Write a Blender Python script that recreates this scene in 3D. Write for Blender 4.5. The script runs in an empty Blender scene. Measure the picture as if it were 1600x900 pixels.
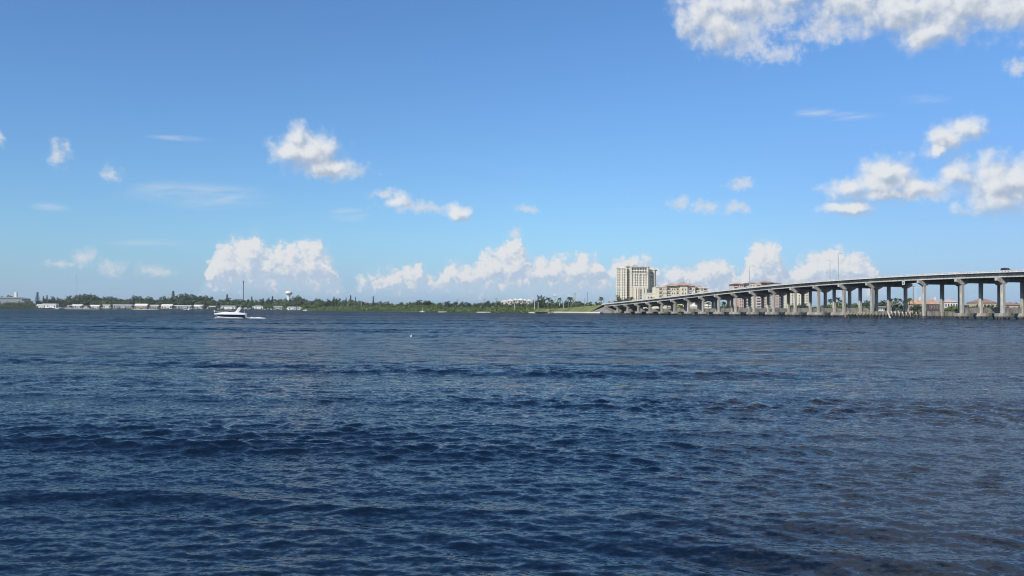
import bpy, bmesh, math, random
import numpy as np
from mathutils import Vector, Matrix

S = bpy.context.scene
C = S.collection
PI = math.pi
F = 1556.0            # focal length of the photograph in its own pixels (1600 wide)
H = 1.65              # eye height above the water, metres

# ------------------------------------------------------------------ camera
cam = bpy.data.objects.new('camera', bpy.data.cameras.new('camera'))
C.objects.link(cam)
cam.data.sensor_width = 36.0
cam.data.lens = 36.0 * F / 1600.0
cam.data.clip_start = 0.1
cam.data.clip_end = 80000.0
PITCH = math.atan(36.5 / F)
ROLL = 0.0070
cam.matrix_world = (Matrix.Translation((0, 0, H)) @ Matrix.Rotation(PI / 2 + PITCH, 4, 'X')
                    @ Matrix.Rotation(ROLL, 4, 'Z'))
S.camera = cam

# ------------------------------------------------------------------ exposure and renderer
S.view_settings.view_transform = 'Standard'
S.view_settings.look = 'None'
S.view_settings.exposure = 0.0
S.view_settings.gamma = 1.0
S.render.engine = 'CYCLES'
S.cycles.max_bounces = 6
S.cycles.filter_width = 1.05
S.cycles.use_denoising = True
S.cycles.sample_clamp_indirect = 4.0
S.cycles.caustics_reflective = False
S.cycles.caustics_refractive = False


def HY(x):            # horizon row of the photograph at column x
    return 486.5 + 0.007 * (x - 800)


def PX(x, Z):         # column -> metres to the right at depth Z
    return (x - 800) / F * Z


def PH(x, y, Z):      # row -> height above the water at depth Z
    return H + (HY(x) - y) * Z / F


# ------------------------------------------------------------------ sun
SUN_EL, SUN_X, SUN_Y = math.radians(35), -0.72, -0.694
sun_dir = Vector((SUN_X * math.cos(SUN_EL), SUN_Y * math.cos(SUN_EL), math.sin(SUN_EL))).normalized()
sl = bpy.data.lights.new('sun', 'SUN')
sl.energy = 4.7
sl.angle = math.radians(0.53)
sl.color = (1.0, 0.95, 0.87)
so = bpy.data.objects.new('sun', sl)
so.rotation_euler = sun_dir.to_track_quat('Z', 'Y').to_euler()
C.objects.link(so)


# ------------------------------------------------------------------ node helpers
class NT:
    def __init__(self, tree):
        self.t = tree

    def node(self, kind, **kw):
        n = self.t.nodes.new(kind)
        for k, v in kw.items():
            setattr(n, k, v)
        return n

    def link(self, a, b):
        self.t.links.new(a, b)

    def setin(self, sock, v):
        if isinstance(v, bpy.types.NodeSocket):
            self.link(v, sock)
        else:
            sock.default_value = v

    def m(self, op, a, b=None, c=None, clamp=False):
        n = self.node('ShaderNodeMath', operation=op, use_clamp=clamp)
        self.setin(n.inputs[0], a)
        if b is not None:
            self.setin(n.inputs[1], b)
        if c is not None:
            self.setin(n.inputs[2], c)
        return n.outputs[0]

    def v(self, op, a, b=None, out=0):
        n = self.node('ShaderNodeVectorMath', operation=op)
        self.setin(n.inputs[0], a)
        if b is not None:
            self.setin(n.inputs[1], b)
        return n.outputs[out]

    def smooth(self, x, lo, hi, tlo=0.0, thi=1.0):
        n = self.node('ShaderNodeMapRange', interpolation_type='SMOOTHSTEP')
        self.setin(n.inputs[0], x)
        n.inputs[1].default_value = lo
        n.inputs[2].default_value = hi
        n.inputs[3].default_value = tlo
        n.inputs[4].default_value = thi
        return n.outputs[0]

    def mix(self, f, a, b):
        n = self.node('ShaderNodeMix', data_type='RGBA')
        self.setin(n.inputs[0], f)
        self.setin(n.inputs[6], a)
        self.setin(n.inputs[7], b)
        return n.outputs[2]

    def noise(self, vec, scale, detail=2.0, rough=0.5, out=0, dist=0.0, dim='3D'):
        n = self.node('ShaderNodeTexNoise', noise_dimensions=dim)
        self.setin(n.inputs['Vector'], vec)
        n.inputs['Scale'].default_value = scale
        n.inputs['Detail'].default_value = detail
        n.inputs['Roughness'].default_value = rough
        n.inputs['Distortion'].default_value = dist
        return n.outputs[out]

    def comb(self, x, y, z=0.0):
        n = self.node('ShaderNodeCombineXYZ')
        for i, q in enumerate((x, y, z)):
            self.setin(n.inputs[i], q)
        return n.outputs[0]

    def sep(self, v):
        n = self.node('ShaderNodeSeparateXYZ')
        self.link(v, n.inputs[0])
        return n.outputs


# ------------------------------------------------------------------ world: Nishita sky with cumulus
def AE(x, y):         # photo pixel -> azimuth, elevation in units of 1/F radian
    tx, ty = (x - 800) / F, (HY(x) - y) / F
    az = math.atan(tx)
    el = math.atan(ty * math.cos(az))
    return az * F, el * F


W = bpy.data.worlds.new('World')
S.world = W
W.use_nodes = True
W.node_tree.nodes.clear()
n = NT(W.node_tree)
sky = n.node('ShaderNodeTexSky', sky_type='NISHITA', sun_disc=False, sun_elevation=SUN_EL,
             sun_rotation=math.atan2(SUN_X, SUN_Y), altitude=0.0, air_density=1.0, dust_density=0.35,
             ozone_density=2.6)
SKY_STRENGTH = 0.1
SKY_TINT = (0.69, 1.01, 1.36, 1)

lobes = []            # centre x, y, half width, half height (photo pixels) of every free-standing cumulus puff
for L in [
    (1090, 18, 46, 44), (1126, 36, 56, 46), (1150, 6, 60, 30),
    (1240, -16, 70, 28), (1330, -4, 100, 36), (1420, 10, 115, 50), (1500, 8, 115, 56), (1590, 0, 90, 62), (1455, 44, 75, 30),
    (1480, 212, 36, 27), (1512, 196, 28, 23), (1463, 238, 22, 14),
    (1335, 290, 52, 22), (1382, 272, 50, 35), (1374, 286, 66, 30), (1425, 292, 46, 24), (1380, 302, 74, 14), (1332, 325, 46, 12),
    (1498, 268, 36, 30), (1552, 266, 56, 42), (1572, 286, 72, 46), (1610, 285, 66, 56), (1570, 314, 70, 30),
    (460, 214, 28, 28), (486, 238, 52, 34), (484, 242, 56, 30), (505, 262, 62, 20), (450, 236, 32, 20),
    (620, 310, 22, 13), (716, 331, 28, 15)]:
    cx, cy = AE(L[0], L[1])
    k = math.cos((L[0] - 800) / F)
    lobes.append((cx, cy, L[2] * k, L[3] * k))
wisps = [(803, 364, 16, 14), (88, 237, 20, 24), (172, 272, 18, 14), (-5, 216, 9, 13), (655, 324, 60, 12), (1062, 319, 20, 14), (1100, 323, 34, 15), (1147, 326, 26, 13), (1157, 286, 24, 13),
         (130, 402, 22, 18), (95, 414, 28, 8), (175, 420, 24, 14), (240, 424, 30, 10), (822, 327, 22, 9), (1592, 102, 26, 12), (1215, 82, 50, 18), (1290, 45, 80, 26),
         (530, 268, 50, 14), (1455, 300, 50, 16), (600, 303, 30, 12), (1205, 24, 60, 36), (1178, 66, 44, 34), (1165, 40, 60, 40)]

prof = [(0, 470), (310, 470), (324, 412), (340, 386), (360, 372), (385, 369), (402, 361), (413, 384), (430, 383), (455, 378), (480, 373), (500, 376),
        (518, 402), (533, 436), (545, 470), (556, 441), (580, 430), (610, 420), (640, 413), (656, 411), (670, 426), (682, 434), (695, 419), (715, 407), (738, 417),
        (755, 394), (785, 384), (797, 371), (812, 370), (822, 400), (850, 402), (880, 399), (900, 395), (935, 396), (945, 424), (955, 410),
        (975, 404), (1005, 400), (1020, 405), (1034, 428), (1044, 416), (1080, 414), (1105, 402), (1130, 404), (1146, 422), (1160, 424), (1174, 380),
        (1195, 373), (1216, 378), (1228, 416), (1236, 420), (1255, 400), (1278, 392), (1310, 389), (1345, 394), (1368, 412), (1385, 470), (1600, 470)]

grp = bpy.data.node_groups.new('cumulus_density', 'ShaderNodeTree')
grp.interface.new_socket('Vector', in_out='INPUT', socket_type='NodeSocketVector')
grp.interface.new_socket('Direction', in_out='INPUT', socket_type='NodeSocketVector')
grp.interface.new_socket('Free', in_out='OUTPUT', socket_type='NodeSocketFloat')
grp.interface.new_socket('Band', in_out='OUTPUT', socket_type='NodeSocketFloat')
grp.interface.new_socket('Veil', in_out='OUTPUT', socket_type='NodeSocketFloat')
grp.interface.new_socket('Form', in_out='OUTPUT', socket_type='NodeSocketFloat')
grp.interface.new_socket('Band form', in_out='OUTPUT', socket_type='NodeSocketFloat')
g = NT(grp)
gi = g.node('NodeGroupInput')
go = g.node('NodeGroupOutput')
uv, dirv = gi.outputs[0], gi.outputs[1]
uvs = g.v('MULTIPLY', uv, (1 / 100.0, 1 / 100.0, 0))          # noise space: 100 photo pixels per unit
w1 = g.v('SUBTRACT', g.noise(uvs, 2.2, 3, 0.62, out=1), (0.5, 0.5, 0.5))
w2 = g.v('SUBTRACT', g.noise(uvs, 6.5, 3, 0.6, out=1), (0.5, 0.5, 0.5))
puv = g.v('ADD', uv, g.v('MULTIPLY', w1, (34, 28, 0)))
buv = g.v('ADD', uv, g.v('MULTIPLY', w2, (24, 22, 0)))
fb = g.noise(uvs, 3.0, 5, 0.62)


def worley(scale, detail):
    v_ = g.node('ShaderNodeTexVoronoi', voronoi_dimensions='2D', feature='F1', normalize=True)
    g.link(g.v('ADD', uvs, g.v('MULTIPLY', w2, (0.24, 0.24, 0))), v_.inputs['Vector'])
    v_.inputs['Scale'].default_value = scale
    v_.inputs['Detail'].default_value = detail
    v_.inputs['Roughness'].default_value = 0.62
    v_.inputs['Lacunarity'].default_value = 2.3
    return v_.outputs['Distance']


bil = worley(2.9, 1)
bil2 = worley(5.2, 1)
fb_lo = g.noise(uvs, 2.4, 1.5, 0.5)
d = None
for (cx, cy, rx, ry) in lobes:
    q = g.v('MULTIPLY', g.v('SUBTRACT', puv, (cx, cy, 0)), (1 / rx, 1 / ry, 0))
    l = g.v('LENGTH', q, out=1)
    if d is None:
        d = l
    else:
        nn = g.node('ShaderNodeMath', operation='SMOOTH_MIN')
        g.setin(nn.inputs[0], d)
        g.setin(nn.inputs[1], l)
        nn.inputs[2].default_value = 0.25
        d = nn.outputs[0]
form = g.m('ADD', g.m('SUBTRACT', 1.14, d), g.m('ADD', g.m('MULTIPLY', g.m('SUBTRACT', 0.32, bil), 0.95), g.m('MULTIPLY', g.m('SUBTRACT', fb_lo, 0.5), 0.7)))
free = g.m('ADD', form, g.m('MULTIPLY', g.m('SUBTRACT', fb, 0.5), 1.05))
# the row of cumulus standing along the horizon: its top follows the azimuth
bs = g.sep(buv)
u0, u1 = AE(0, 440)[0], AE(1600, 440)[0]
fc = g.node('ShaderNodeFloatCurve')
cv = fc.mapping.curves[0]
pts = []
for (x, y) in prof:
    a, e = AE(x, y)
    pts.append(((a - u0) / (u1 - u0), e / 160.0))
cv.points[0].location = pts[0]
cv.points[1].location = pts[-1]
for p in pts[1:-1]:
    cv.points.new(*p)
for p in cv.points:
    p.handle_type = 'VECTOR'
fc.mapping.update()
g.setin(fc.inputs['Value'], g.m('DIVIDE', g.m('SUBTRACT', bs[0], u0), u1 - u0, clamp=True))
top = g.m('MULTIPLY_ADD', fc.outputs[0], 160.0, 3.0)
hgt = g.m('DIVIDE', g.m('SUBTRACT', top, bs[1]), 16.0)
low = g.m('DIVIDE', g.m('SUBTRACT', bs[1], 26.0), 24.0)
band = g.m('MINIMUM', g.m('MINIMUM', hgt, low), 1.6)
bform = g.m('ADD', band, g.m('MULTIPLY', g.m('SUBTRACT', 0.32, bil2), 2.6))
band = g.m('ADD', bform, g.m('MULTIPLY', g.m('SUBTRACT', fb, 0.5), 1.5))
g.link(free, go.inputs[0])
g.link(band, go.inputs[1])
g.link(form, go.inputs[3])
g.link(bform, go.inputs[4])
g.link(g.m('MULTIPLY', g.smooth(g.m('SUBTRACT', top, bs[1]), -14, 34), g.smooth(bs[1], 8, 48)), go.inputs[2])

tc = n.node('ShaderNodeTexCoord')
dv = n.v('NORMALIZE', tc.outputs['Generated'])
dx, dy, dz = n.sep(dv)
az = n.m('MULTIPLY', n.m('ARCTAN2', dx, dy), F)
el = n.m('MULTIPLY', n.m('ARCSINE', dz), F)
uvw = n.comb(az, el)


def density(vec):
    q = n.node('ShaderNodeGroup')
    q.node_tree = grp
    n.link(vec, q.inputs[0])
    n.link(dv, q.inputs[1])
    return q.outputs


d0 = density(uvw)
d1 = density(n.v('ADD', uvw, (-9.0, 12.0, 0)))
a_free = n.smooth(d0[0], 0.0, 0.95)
a_band = n.smooth(d0[1], 0.0, 1.0)


# thickness seen through towards the sun: less cloud on the sunward side means a brighter puff
l_free = n.smooth(n.m('SUBTRACT', d0[3], d1[3]), -0.44, 0.42)
l_band = n.smooth(n.m('SUBTRACT', d0[4], d1[4]), -0.75, 0.85)
c_free = n.mix(l_free, (4.3, 5.0, 6.1, 1), (8.0, 8.2, 8.4, 1))
c_band = n.mix(l_band, (4.7, 5.8, 7.3, 1), (7.9, 8.0, 8.1, 1))
wd_ = None
wuv = n.v('MULTIPLY', uvw, (1 / 100.0, 1 / 100.0, 0))
wq = n.v('ADD', uvw, n.v('MULTIPLY', n.v('SUBTRACT', n.noise(wuv, 4.0, 5, 0.62, out=1), (0.5, 0.5, 0.5)), (40, 30, 0)))
for (x, y, rx, ry) in wisps:
    cx, cy = AE(x, y)
    l = n.v('LENGTH', n.v('MULTIPLY', n.v('SUBTRACT', wq, (cx, cy, 0)), (1 / rx, 1 / ry, 0)), out=1)
    wd_ = l if wd_ is None else n.m('MINIMUM', wd_, l)
wn = n.noise(wuv, 6.5, 7, 0.66)
a_wisp = n.m('MULTIPLY', n.smooth(n.m('ADD', n.m('SUBTRACT', 1.0, wd_), n.m('MULTIPLY', n.m('SUBTRACT', wn, 0.5), 2.4)), -0.1, 1.15), 0.80)
# thin streaks of ice cloud
sv = n.comb(n.m('MULTIPLY', az, 1 / 260.0), n.m('ADD', n.m('MULTIPLY', el, 1 / 30.0), n.m('MULTIPLY', az, -1 / 420.0)))
stk = n.noise(sv, 1.6, 6, 0.62, dist=0.6)
cir = None
for (x, y, rx, ry) in [(310, 306, 120, 22), (255, 300, 60, 20), (250, 381, 90, 8), (275, 215, 50, 5),
                       (1275, 174, 34, 9), (1330, 180, 50, 8), (1440, 154, 45, 8), (75, 323, 30, 8), (545, 335, 40, 12)]:
    cx, cy = AE(x, y)
    q = n.v('MULTIPLY', n.v('SUBTRACT', uvw, (cx, cy, 0)), (1 / rx, 1 / ry, 0))
    l = n.smooth(n.v('LENGTH', q, out=1), 1.15, 0.1)
    cir = l if cir is None else n.m('MAXIMUM', cir, l)
a_cir = n.m('MULTIPLY', n.m('MULTIPLY', cir, n.smooth(stk, 0.34, 0.72)), 0.62)
# scattered clouds over the rest of the sky, outside the photograph's view
rs = n.noise(dv, 4.5, 8, 0.6)
absaz = n.m('ABSOLUTE', az)
outm = n.m('MULTIPLY', n.m('MAXIMUM', n.smooth(el, 500, 640), n.smooth(absaz, 800, 930)), n.smooth(dx, 0.02, 0.40))
rs = n.m('ADD', rs, n.smooth(dx, 0.0, 0.4, 0.0, 0.30))
a_rest = n.m('MULTIPLY', n.m('MULTIPLY', n.smooth(rs, 0.46, 0.80), outm), n.smooth(el, 20, 120))
# pale moist air low down
a_low = n.m('MULTIPLY', n.smooth(el, 95, 5), n.smooth(n.noise(n.v('MULTIPLY', uvw, (1 / 160.0, 1 / 45.0, 0)), 1.2, 4, 0.5), 0.25, 0.8, 0.20, 0.75))

base = n.node('ShaderNodeMix', data_type='RGBA', blend_type='MULTIPLY')
base.inputs[0].default_value = 1.0
n.link(sky.outputs[0], base.inputs[6])
base.inputs[7].default_value = SKY_TINT
right_tint = n.mix(n.m('MULTIPLY', n.smooth(dx, 0.0, 0.5), n.smooth(el, 420, 120)), (1, 1, 1, 1), (0.84, 0.77, 0.82, 1))
low_tint = n.mix(n.smooth(el, 135, 5), (1, 1, 1, 1), (0.88, 0.87, 1.0, 1))
base2 = n.node('ShaderNodeMix', data_type='RGBA', blend_type='MULTIPLY')
base2.inputs[0].default_value = 1.0
n.link(base.outputs[2], base2.inputs[6])
n.link(low_tint, base2.inputs[7])
base3 = n.node('ShaderNodeMix', data_type='RGBA', blend_type='MULTIPLY')
base3.inputs[0].default_value = 1.0
n.link(base2.outputs[2], base3.inputs[6])
n.link(right_tint, base3.inputs[7])
col = base3.outputs[2]
col = n.mix(a_low, col, (3.6, 5.5, 7.9, 1))
col = n.mix(a_cir, col, (6.6, 7.2, 7.9, 1))
col = n.mix(n.m('MULTIPLY', d0[2], 0.55), col, (5.7, 6.7, 7.9, 1))
col = n.mix(a_wisp, col, (6.9, 7.2, 7.7, 1))
col = n.mix(n.m('MULTIPLY', a_band, 0.95), col, c_band)
col = n.mix(n.m('MULTIPLY', a_free, 0.95), col, c_free)
col = n.mix(n.m('MULTIPLY', a_rest, 0.9), col, (6.0, 6.5, 7.1, 1))
bg = n.node('ShaderNodeBackground')
n.link(col, bg.inputs[0])
bg.inputs[1].default_value = SKY_STRENGTH
wo = n.node('ShaderNodeOutputWorld')
n.link(bg.outputs[0], wo.inputs[0])
W.cycles.sampling_method = 'MANUAL'
W.cycles.sample_map_resolution = 512

# ------------------------------------------------------------------ materials
MATS = {}


def mat(name, col, rough=0.8, var=0.25, scale=0.6, metal=0.0, spec=0.4, col2=None, bump=0.0, stretch=(1, 1, 1), tide=0.0):
    if name in MATS:
        return MATS[name]
    m = bpy.data.materials.new(name)
    m.use_nodes = True
    t = NT(m.node_tree)
    b = m.node_tree.nodes['Principled BSDF']
    tcn = t.node('ShaderNodeTexCoord')
    vec = t.v('MULTIPLY', tcn.outputs['Object'], stretch)
    f = t.noise(vec, scale, 5, 0.6)
    f = t.smooth(f, 0.3, 0.7)
    lo = tuple(c * (1 - var) for c in col) + (1,)
    hi = tuple(min(1, c * (1 + var * 0.6)) for c in (col2 or col)) + (1,)
    cc = t.mix(f, lo, hi)
    if tide:                                   # every pour of concrete has its own tone
        oi = t.node('ShaderNodeObjectInfo')
        tone = t.m('MULTIPLY_ADD', oi.outputs['Random'], 0.34, 0.80)
        cc = t.v('MULTIPLY', cc, t.comb(tone, tone, tone))
    if tide:                                   # algae-dark band left by the water, with a ragged upper edge
        gz = t.sep(t.node('ShaderNodeNewGeometry').outputs['Position'])[2]
        wet = t.smooth(t.m('ADD', gz, t.m('MULTIPLY', t.noise(tcn.outputs['Object'], 1.3, 3, 0.6), 0.5)), tide + 0.35, tide + 0.1)
        cc = t.mix(t.m('MULTIPLY', wet, 0.8), cc, (0.045, 0.042, 0.032, 1))
    t.link(cc, b.inputs['Base Color'])
    b.inputs['Roughness'].default_value = rough
    b.inputs['Metallic'].default_value = metal
    b.inputs['Specular IOR Level'].default_value = spec
    if bump:
        bn = t.node('ShaderNodeBump')
        bn.inputs['Strength'].default_value = bump
        bn.inputs['Distance'].default_value = 0.1
        t.link(t.noise(tcn.outputs['Object'], scale * 6, 4, 0.6), bn.inputs['Height'])
        t.link(bn.outputs[0], b.inputs['Normal'])
    MATS[name] = m
    return m


def foliage(name, col, col2):
    m = bpy.data.materials.new(name)
    m.use_nodes = True
    t = NT(m.node_tree)
    b = m.node_tree.nodes['Principled BSDF']
    ge = t.node('ShaderNodeNewGeometry')
    oi = t.node('ShaderNodeObjectInfo')
    f = t.m('MULTIPLY_ADD', ge.outputs['Random Per Island'], 0.6, t.m('MULTIPLY', oi.outputs['Random'], 0.5), clamp=True)
    t.link(t.mix(f, col + (1,), col2 + (1,)), b.inputs['Base Color'])
    b.inputs['Roughness'].default_value = 0.75
    b.inputs['Specular IOR Level'].default_value = 0.2
    MATS[name] = m
    return m


CONC = mat('weathered_concrete', (0.43, 0.405, 0.355), 0.9, 0.36, 0.8, bump=0.15, stretch=(1.5, 1.5, 0.3), tide=1.1)
CONC_D = mat('stained_concrete', (0.35, 0.33, 0.29), 0.9, 0.45, 0.7, stretch=(1, 1, 0.3), tide=1.1)
CONC_W = mat('pale_concrete', (0.62, 0.60, 0.55), 0.85, 0.15, 0.5)
ASPH = mat('asphalt', (0.05, 0.05, 0.052), 0.9, 0.2, 1.0)
STEEL = mat('galvanised_steel', (0.42, 0.43, 0.44), 0.5, 0.1, 2.0, metal=0.5)
DARKT = mat('dark_wet_timber', (0.055, 0.045, 0.035), 0.9, 0.35, 1.5)
TIMBER = mat('grey_timber', (0.20, 0.17, 0.12), 0.9, 0.35, 1.5)
TIMBER_Y = mat('yellowed_timber', (0.42, 0.38, 0.25), 0.9, 0.35, 1.5)
PILEW = mat('pale_pile_sleeve', (0.62, 0.60, 0.55), 0.8, 0.2, 1.0)
WHITE = mat('white_paint', (0.70, 0.70, 0.68), 0.6, 0.08, 0.7)
OFFW = mat('off_white_paint', (0.68, 0.66, 0.60), 0.7, 0.12, 0.7)
GEL = mat('white_gelcoat', (0.80, 0.80, 0.79), 0.25, 0.04, 1.5)
NAVY = mat('navy_gelcoat', (0.012, 0.016, 0.045), 0.25, 0.15, 1.5)
GLASS = mat('dark_window_glass', (0.03, 0.035, 0.045), 0.15, 0.3, 0.5, spec=0.6)
SHADEG = mat('tinted_acrylic', (0.02, 0.022, 0.025), 0.1, 0.1, 2.0, spec=0.6)
CREAM = mat('cream_stucco', (0.74, 0.67, 0.53), 0.85, 0.10, 0.15)
BEIGE = mat('beige_stucco', (0.56, 0.50, 0.39), 0.85, 0.10, 0.15)
YELL = mat('yellow_stucco', (0.66, 0.61, 0.46), 0.85, 0.08, 0.2)
PINK = mat('pink_stucco', (0.56, 0.38, 0.33), 0.85, 0.10, 0.2)
SALM = mat('salmon_stucco', (0.60, 0.46, 0.38), 0.85, 0.10, 0.2)
TERR = mat('terracotta_tile', (0.44, 0.275, 0.20), 0.85, 0.25, 0.8)
TERR_D = mat('brick_red_tile', (0.30, 0.185, 0.15), 0.85, 0.25, 0.8)
TERR_T = mat('tan_tile', (0.48, 0.30, 0.18), 0.85, 0.25, 0.8)
GREYROOF = mat('grey_roof', (0.30, 0.31, 0.31), 0.8, 0.2, 0.3)
TANROOF = mat('grey_green_roof', (0.34, 0.34, 0.28), 0.8, 0.2, 0.3)
GREYW = mat('grey_siding_and_shade', (0.40, 0.42, 0.43), 0.8, 0.15, 0.3)  # real grey siding, and painted carport shade on white shore houses
DARKW = mat('dark_brown_wall', (0.10, 0.075, 0.07), 0.85, 0.2, 0.3)
TANW = mat('tan_wall_and_shade', (0.46, 0.38, 0.28), 0.85, 0.15, 0.3)  # real tan walls, and carport shade put into one shore house's colour
BARK = mat('bark', (0.16, 0.12, 0.085), 0.95, 0.3, 2.0)
PALMB = mat('palm_bark', (0.26, 0.22, 0.17), 0.95, 0.3, 2.0)
GRASS = mat('mown_grass', (0.105, 0.135, 0.035), 0.95, 0.35, 0.12, col2=(0.16, 0.17, 0.05))
EARTH = mat('land_scrub', (0.05, 0.07, 0.03), 0.95, 0.4, 0.02)
SAND = mat('pale_sand', (0.40, 0.37, 0.30), 0.95, 0.2, 0.2)
BED = mat('river_bed', (0.06, 0.05, 0.035), 0.95, 0.3, 0.05)
RIPRAP = mat('slope_paving', (0.21, 0.20, 0.18), 0.9, 0.35, 0.6)
CARP = mat('dark_blue_car_paint', (0.012, 0.014, 0.022), 0.3, 0.1, 1.0, spec=0.6)
RUBBER = mat('rubber', (0.02, 0.02, 0.02), 0.8, 0.1, 2.0)
RED = mat('red_fabric', (0.5, 0.04, 0.04), 0.8, 0.1, 2.0)
SIGNG = mat('sign_green', (0.05, 0.22, 0.12), 0.6, 0.1, 2.0)
FOAM = mat('water_foam', (0.72, 0.76, 0.80), 0.9, 0.15, 2.0)
SKIN = mat('skin', (0.45, 0.27, 0.19), 0.6, 0.1, 3.0)
SHIRT = mat('light_shirt', (0.6, 0.6, 0.62), 0.9, 0.1, 3.0)
LEAF_D = foliage('leaf_dark', (0.036, 0.058, 0.034), (0.080, 0.112, 0.055))
LEAF_M = foliage('leaf_mid', (0.050, 0.082, 0.030), (0.110, 0.148, 0.056))
LEAF_L = foliage('leaf_light', (0.076, 0.120, 0.032), (0.150, 0.195, 0.060))
LEAF_P = foliage('leaf_pine', (0.034, 0.052, 0.038), (0.066, 0.090, 0.056))
LEAF_F = foliage('leaf_frond', (0.040, 0.060, 0.025), (0.095, 0.115, 0.050))
LEAF_S = foliage('leaf_silver', (0.10, 0.125, 0.085), (0.20, 0.22, 0.16))


# ------------------------------------------------------------------ mesh and object helpers
class MB:
    def __init__(self):
        self.v, self.f, self.mi = [], [], []
        self.cur = 0

    def add(self, vs, fs):
        o = len(self.v)
        self.v.extend([tuple(p) for p in vs])
        for q in fs:
            self.f.append([i + o for i in q])
            self.mi.append(self.cur)

    def hexa(self, p):     # eight corners: bottom ring 0-3, top ring 4-7
        self.add(p, [(0, 3, 2, 1), (4, 5, 6, 7), (0, 1, 5, 4), (1, 2, 6, 5), (2, 3, 7, 6), (3, 0, 4, 7)])

    def box(self, x0, x1, y0, y1, z0, z1):
        self.hexa([(x0, y0, z0), (x1, y0, z0), (x1, y1, z0), (x0, y1, z0), (x0, y0, z1), (x1, y0, z1), (x1, y1, z1), (x0, y1, z1)])

    def prism(self, poly, z0, z1):
        k = len(poly)
        vs = [(p[0], p[1], z0) for p in poly] + [(p[0], p[1], z1) for p in poly]
        fs = [tuple(reversed(range(k))), tuple(range(k, 2 * k))]
        for i in range(k):
            j = (i + 1) % k
            fs.append((i, j, j + k, i + k))
        self.add(vs, fs)

    def tube(self, p, q, r0, r1, k=6, caps=True):
        p, q = Vector(p), Vector(q)
        d = (q - p).normalized()
        a = d.orthogonal().normalized()
        b = d.cross(a)
        vs = []
        for (c, r) in ((p, r0), (q, r1)):
            for i in range(k):
                t = 2 * PI * i / k
                vs.append(c + (a * math.cos(t) + b * math.sin(t)) * r)
        fs = [(i, (i + 1) % k, (i + 1) % k + k, i + k) for i in range(k)]
        if caps:
            fs += [tuple(reversed(range(k))), tuple(range(k, 2 * k))]
        self.add(vs, fs)

    def lathe(self, prof, k=16):
        vs, fs = [], []
        for (r, z) in prof:
            for i in range(k):
                t = 2 * PI * i / k
                vs.append((r * math.cos(t), r * math.sin(t), z))
        m = len(prof)
        for j in range(m - 1):
            for i in range(k):
                i2 = (i + 1) % k
                fs.append((j * k + i, j * k + i2, (j + 1) * k + i2, (j + 1) * k + i))
        fs.append(tuple(reversed(range(k))))
        fs.append(tuple(range((m - 1) * k, m * k)))
        self.add(vs, fs)

    def hip(self, x0, x1, y0, y1, z0, z1, inset=None, over=0.0):
        x0, x1, y0, y1 = x0 - over, x1 + over, y0 - over, y1 + over
        i = min(x1 - x0, y1 - y0) / 2 if inset is None else inset
        ym = (y0 + y1) / 2
        xm = (x0 + x1) / 2
        if x1 - x0 >= y1 - y0:
            a, b = (x0 + i, ym, z1), (x1 - i, ym, z1)
            if x1 - x0 - 2 * i < 0.05:
                a, b = (xm - 0.03, ym, z1), (xm + 0.03, ym, z1)
            vs = [(x0, y0, z0), (x1, y0, z0), (x1, y1, z0), (x0, y1, z0), a, b]
            self.add(vs, [(3, 2, 1, 0), (0, 1, 5, 4), (2, 3, 4, 5), (1, 2, 5), (3, 0, 4)])
        else:
            a, b = (xm, y0 + i, z1), (xm, y1 - i, z1)
            vs = [(x0, y0, z0), (x1, y0, z0), (x1, y1, z0), (x0, y1, z0), a, b]
            self.add(vs, [(3, 2, 1, 0), (1, 2, 5, 4), (3, 0, 4, 5), (0, 1, 4), (2, 3, 5)])

    def mesh(self, name, mats, smooth=False):
        me = bpy.data.meshes.new(name)
        me.from_pydata(self.v, [], self.f)
        for m in (mats if isinstance(mats, (list, tuple)) else [mats]):
            me.materials.append(m)
        if len(me.materials) > 1:
            me.polygons.foreach_set('material_index', self.mi)
        if smooth:
            me.polygons.foreach_set('use_smooth', [True] * len(me.polygons))
        me.update()
        return me


def link(name, me, parent=None, loc=(0, 0, 0), rz=0.0, sc=None):
    o = bpy.data.objects.new(name, me)
    C.objects.link(o)
    if parent is not None:
        o.parent = parent
    o.location = loc
    o.rotation_euler = (0, 0, rz)
    if sc is not None:
        o.scale = sc
    return o


def part(name, mb, m, parent=None, **kw):
    sm = kw.pop('smooth', False)
    return link(name, mb.mesh(name, m, sm), parent, **kw)


def tag(o, label, cat, group=None):
    o['label'] = label
    o['category'] = cat
    if group:
        o['group'] = group
    return o


def thing(name, label, cat, loc=(0, 0, 0), rz=0.0, group=None):
    o = bpy.data.objects.new(name, None)
    C.objects.link(o)
    o.empty_display_size = 0.5
    o.location = loc
    o.rotation_euler = (0, 0, rz)
    return tag(o, label, cat, group)


def kids(o):
    return [c for c in KIDS.get(o.name, [])] if False else list(o.children)


def copy_tree(o, parent=None, loc=None, rz=None, sc=None, label=None, group=None):
    c = o.copy()
    C.objects.link(c)
    c.parent = parent
    if loc is not None:
        c.location = loc
    if rz is not None:
        c.rotation_euler = (0, 0, rz)
    if sc is not None:
        c.scale = sc
    if label:
        c['label'] = label
    if group:
        c['group'] = group
    for ch in list(o.children):
        copy_tree(ch, c)
    return c


def structure(o):
    o['kind'] = 'structure'
    return o


def stuff(o):
    o['kind'] = 'stuff'
    return o


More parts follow.
